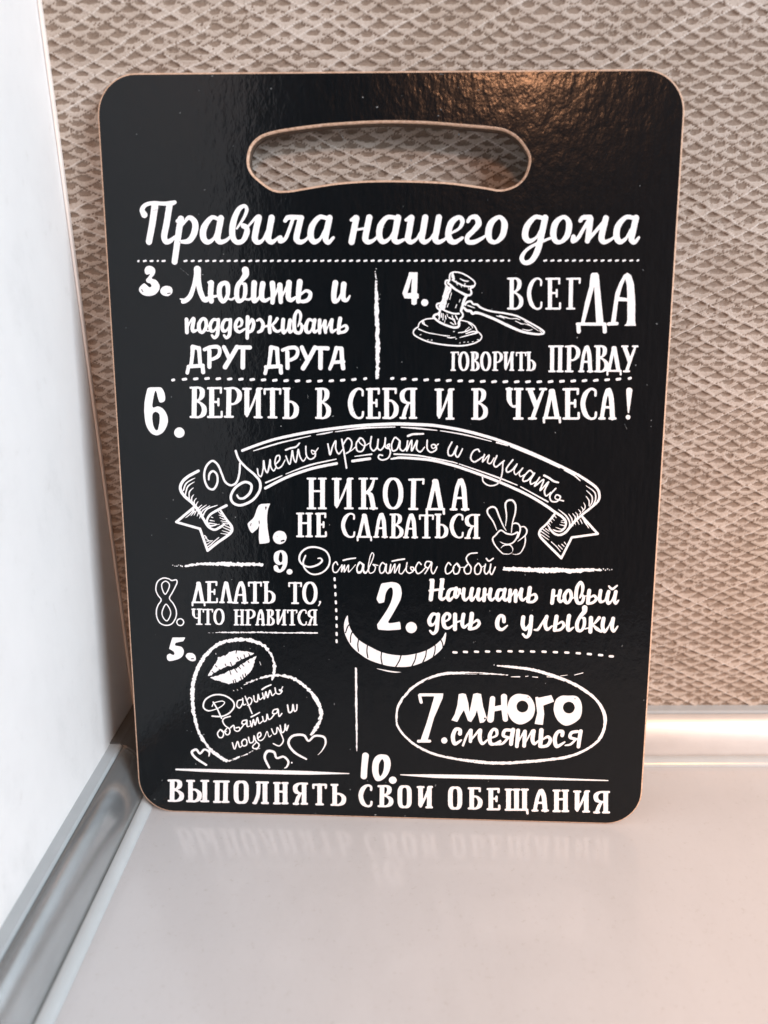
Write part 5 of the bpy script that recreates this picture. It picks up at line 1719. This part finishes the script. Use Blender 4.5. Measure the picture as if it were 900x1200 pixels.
def contour_mesh(name, D, x0, y0, h):
    """filled region D < 0 by marching squares, whole cells merged into runs"""
    ny, nx = D.shape
    ins = D < 0
    a, b, c, d = ins[:-1, :-1], ins[:-1, 1:], ins[1:, 1:], ins[1:, :-1]
    case = a * 1 + b * 2 + c * 4 + d * 8
    V, Fl, Fs = [], [], []
    nv = 0
    def addpoly(pts):          # pts: list of (n,2) arrays
        nonlocal nv
        k = len(pts); m = len(pts[0])
        if m == 0: return
        V.append(np.stack(pts, 1).reshape(-1, 2))
        Fl.append(np.arange(nv, nv + k * m)); Fs.append(np.full(m, k)); nv += k * m
    J, I = np.nonzero(case == 15)
    if len(J):
        brk = np.ones(len(J), bool)
        brk[1:] = ~((J[1:] == J[:-1]) & (I[1:] == I[:-1] + 1))
        st = np.nonzero(brk)[0]; en = np.r_[st[1:], len(J)] - 1
        xa, xb, ya = I[st], I[en] + 1, J[st]
        addpoly([np.stack([xa, ya], 1) * 1.0, np.stack([xb, ya], 1) * 1.0, np.stack([xb, ya + 1], 1) * 1.0, np.stack([xa, ya + 1], 1) * 1.0])
    off = [(0, 0), (1, 0), (1, 1), (0, 1)]
    for cs in range(1, 15):
        J, I = np.nonzero(case == cs)
        if len(J) == 0: continue
        vals = [D[J + oy, I + ox] for ox, oy in off]
        pts = []
        for k in range(4):
            k2 = (k + 1) % 4
            i1, i2 = bool(cs >> k & 1), bool(cs >> k2 & 1)
            base = np.stack([I + off[k][0], J + off[k][1]], 1).astype(float)
            if i1: pts.append(base)
            if i1 != i2:
                t = np.clip(vals[k] / (vals[k] - vals[k2]), .02, .98)[:, None]
                pts.append(base + t * (np.array(off[k2]) - np.array(off[k])))
        addpoly(pts)
    V = np.vstack(V); Fl = np.concatenate(Fl); Fs = np.concatenate(Fs)
    co = np.zeros((len(V), 3), np.float32)
    co[:, 0] = (x0 + V[:, 0] * h) / 1000; co[:, 1] = (y0 + V[:, 1] * h) / 1000
    key = np.round(V * 64).astype(np.int64)
    _, first, inv = np.unique(key[:, 0] * 1000003 + key[:, 1], return_index=True, return_inverse=True)
    co = co[first]; Fl = inv[Fl]
    me = bpy.data.meshes.new(name)
    me.vertices.add(len(co)); me.vertices.foreach_set('co', co.ravel())
    me.loops.add(len(Fl)); me.loops.foreach_set('vertex_index', Fl.astype(np.int32))
    me.polygons.add(len(Fs)); me.polygons.foreach_set('loop_start', np.r_[0, np.cumsum(Fs)[:-1]].astype(np.int32))
    me.update(calc_edges=True)
    me.validate()
    return me

def printed(name, text, m, z=0.00005, thin=0.035):
    ops = []
    lo, hi = np.array([1e9, 1e9]), -np.array([1e9, 1e9])
    for ln in text.split('\n'):
        hd, ws, ps = ln.split('|')
        P = np.array([[float(q) for q in t.split(',')] for t in ps.split()]) / 50
        W = np.array([float(q) for q in ws.split()]) / 50
        if len(W) == 1: W = np.full(len(P), W[0])
        rough = float(hd[2:]) if len(hd) > 2 else 0.0
        lo = np.minimum(lo, P.min(0) - W.max()); hi = np.maximum(hi, P.max(0) + W.max())
        ops.append((hd[0], hd[1], rough, P, W))
    lo -= 1; hi += 1
    x0, y0 = lo
    nx, ny = int((hi[0] - x0) / GH) + 2, int((hi[1] - y0) / GH) + 2
    D = np.full((ny, nx), 9.0)
    X, Y = np.meshgrid(x0 + np.arange(nx) * GH, y0 + np.arange(ny) * GH)
    worn = lattice_noise(X, Y, .45) * .05
    n1 = lattice_noise(X + 40, Y, .5); n2 = lattice_noise(X, Y + 70, 1.3); n3 = lattice_noise(X + 9, Y + 31, .33)
    for sg, kd, ro, P, W in ops:
        T = np.full_like(D, 9.0) if (sg == '-' or ro) else D
        if kd in 'PQ':
            polysd(T, x0, y0, GH, cr(P, 6) if kd == 'P' else P, .8)
        else:
            if kd in 'sc': P, W = catmull(P, W, kd == 'c', 8)
            elif kd == 'k': P, W = np.vstack([P, P[:1]]), np.r_[W, W[:1]]
            if len(P) == 1: P = np.vstack([P, P]); W = np.r_[W, W]
            for k in range(len(P) - 1):
                seg(T, x0, y0, GH, P[k], P[k + 1], W[k] / 2, W[k + 1] / 2, .8)
        if ro:
            T = T + ro * (n1 * .55 + n2 * .45 + np.clip(n3 - .22, 0, 1) * 2.2)
        if sg == '-': np.maximum(D, -T, out=D)
        elif T is not D: np.minimum(D, T, out=D)
    me = contour_mesh(name, D + worn + thin, x0, y0, GH)
    o = link(name, me, board, (m,))
    o.location.z = z
    return o

NOTES = {
    'rule_lettering_three': 'rule 3 in brush script under the heading', 'rule_lettering_four': 'rule 4 beside the gavel',
    'rule_lettering_six': 'rule 6 across the full width above the ribbon', 'rule_lettering_one': 'rule 1 in tall serif capitals under the ribbon',
    'rule_lettering_nine': 'rule 9 in thin script', 'rule_lettering_eight': 'rule 8 with an outlined numeral',
    'rule_lettering_two': 'rule 2 in brush script above the smile', 'rule_lettering_five': 'rule 5 in thin script inside the heart',
    'rule_lettering_seven': 'rule 7 inside the oval', 'rule_lettering_ten': 'rule 10 in wide slab capitals along the bottom',
}
for nm, txt in PRINT:
    o = printed('rule_lettering' if nm.startswith('rule_lettering') else nm.replace('_rule', '_line'), txt, M_white, thin=-0.03 if nm in ('ribbon_drawing', 'gavel_drawing') else 0.035)
    if nm in NOTES: o['label'] = NOTES[nm]

# ---- dust and fine scratches on the varnish
def dust():
    r = random.Random(4)
    L = []
    for k in range(170):
        x, y = r.uniform(4, 196), r.uniform(4, 272)
        s = r.choice([.10, .12, .14, .16, .2, .26])
        a = r.uniform(0, 6.28); l = r.choice([0, 0, 0, .2, .5])
        L.append('+l|%d|%d,%d %d,%d' % (max(5, s * 50 * 1.6), x * 50, y * 50, (x + l * math.cos(a)) * 50, (y + l * math.sin(a)) * 50))
    for s in SCRATCH:
        L.append('+s|%d|' % s[0] + ' '.join('%d,%d' % (x * 50, y * 50) for x, y in s[1]))
    return '\n'.join(L)
SCRATCH = [(7, [(17.3, 231.6), (19.0, 231.9), (20.3, 233.4)]), (6, [(83, 259), (84, 256.5), (86, 253.8)]), (6, [(95, 250), (97, 246)]),
           (6, [(71, 168), (71.2, 165)]), (6, [(26, 212), (29, 209.5)]), (6, [(186, 158), (187, 156)]),
           (18, [(95, 0.7), (95.5, 0.8)]), (16, [(71, 0.6), (71.3, 0.7)]), (14, [(107, 0.6), (107.4, .7)]), (15, [(198.9, 52), (199, 52.3)]), (13, [(40, 275.2), (40.4, 275.3)]), (13, [(118, 275.3), (119, 275.3)])]
d_ = printed('dust_specks', dust(), M_dust, 0.00007, 0.0)
d_['kind'] = 'stuff'
d_['label'] = 'fine grey dust specks and hairline scratches'
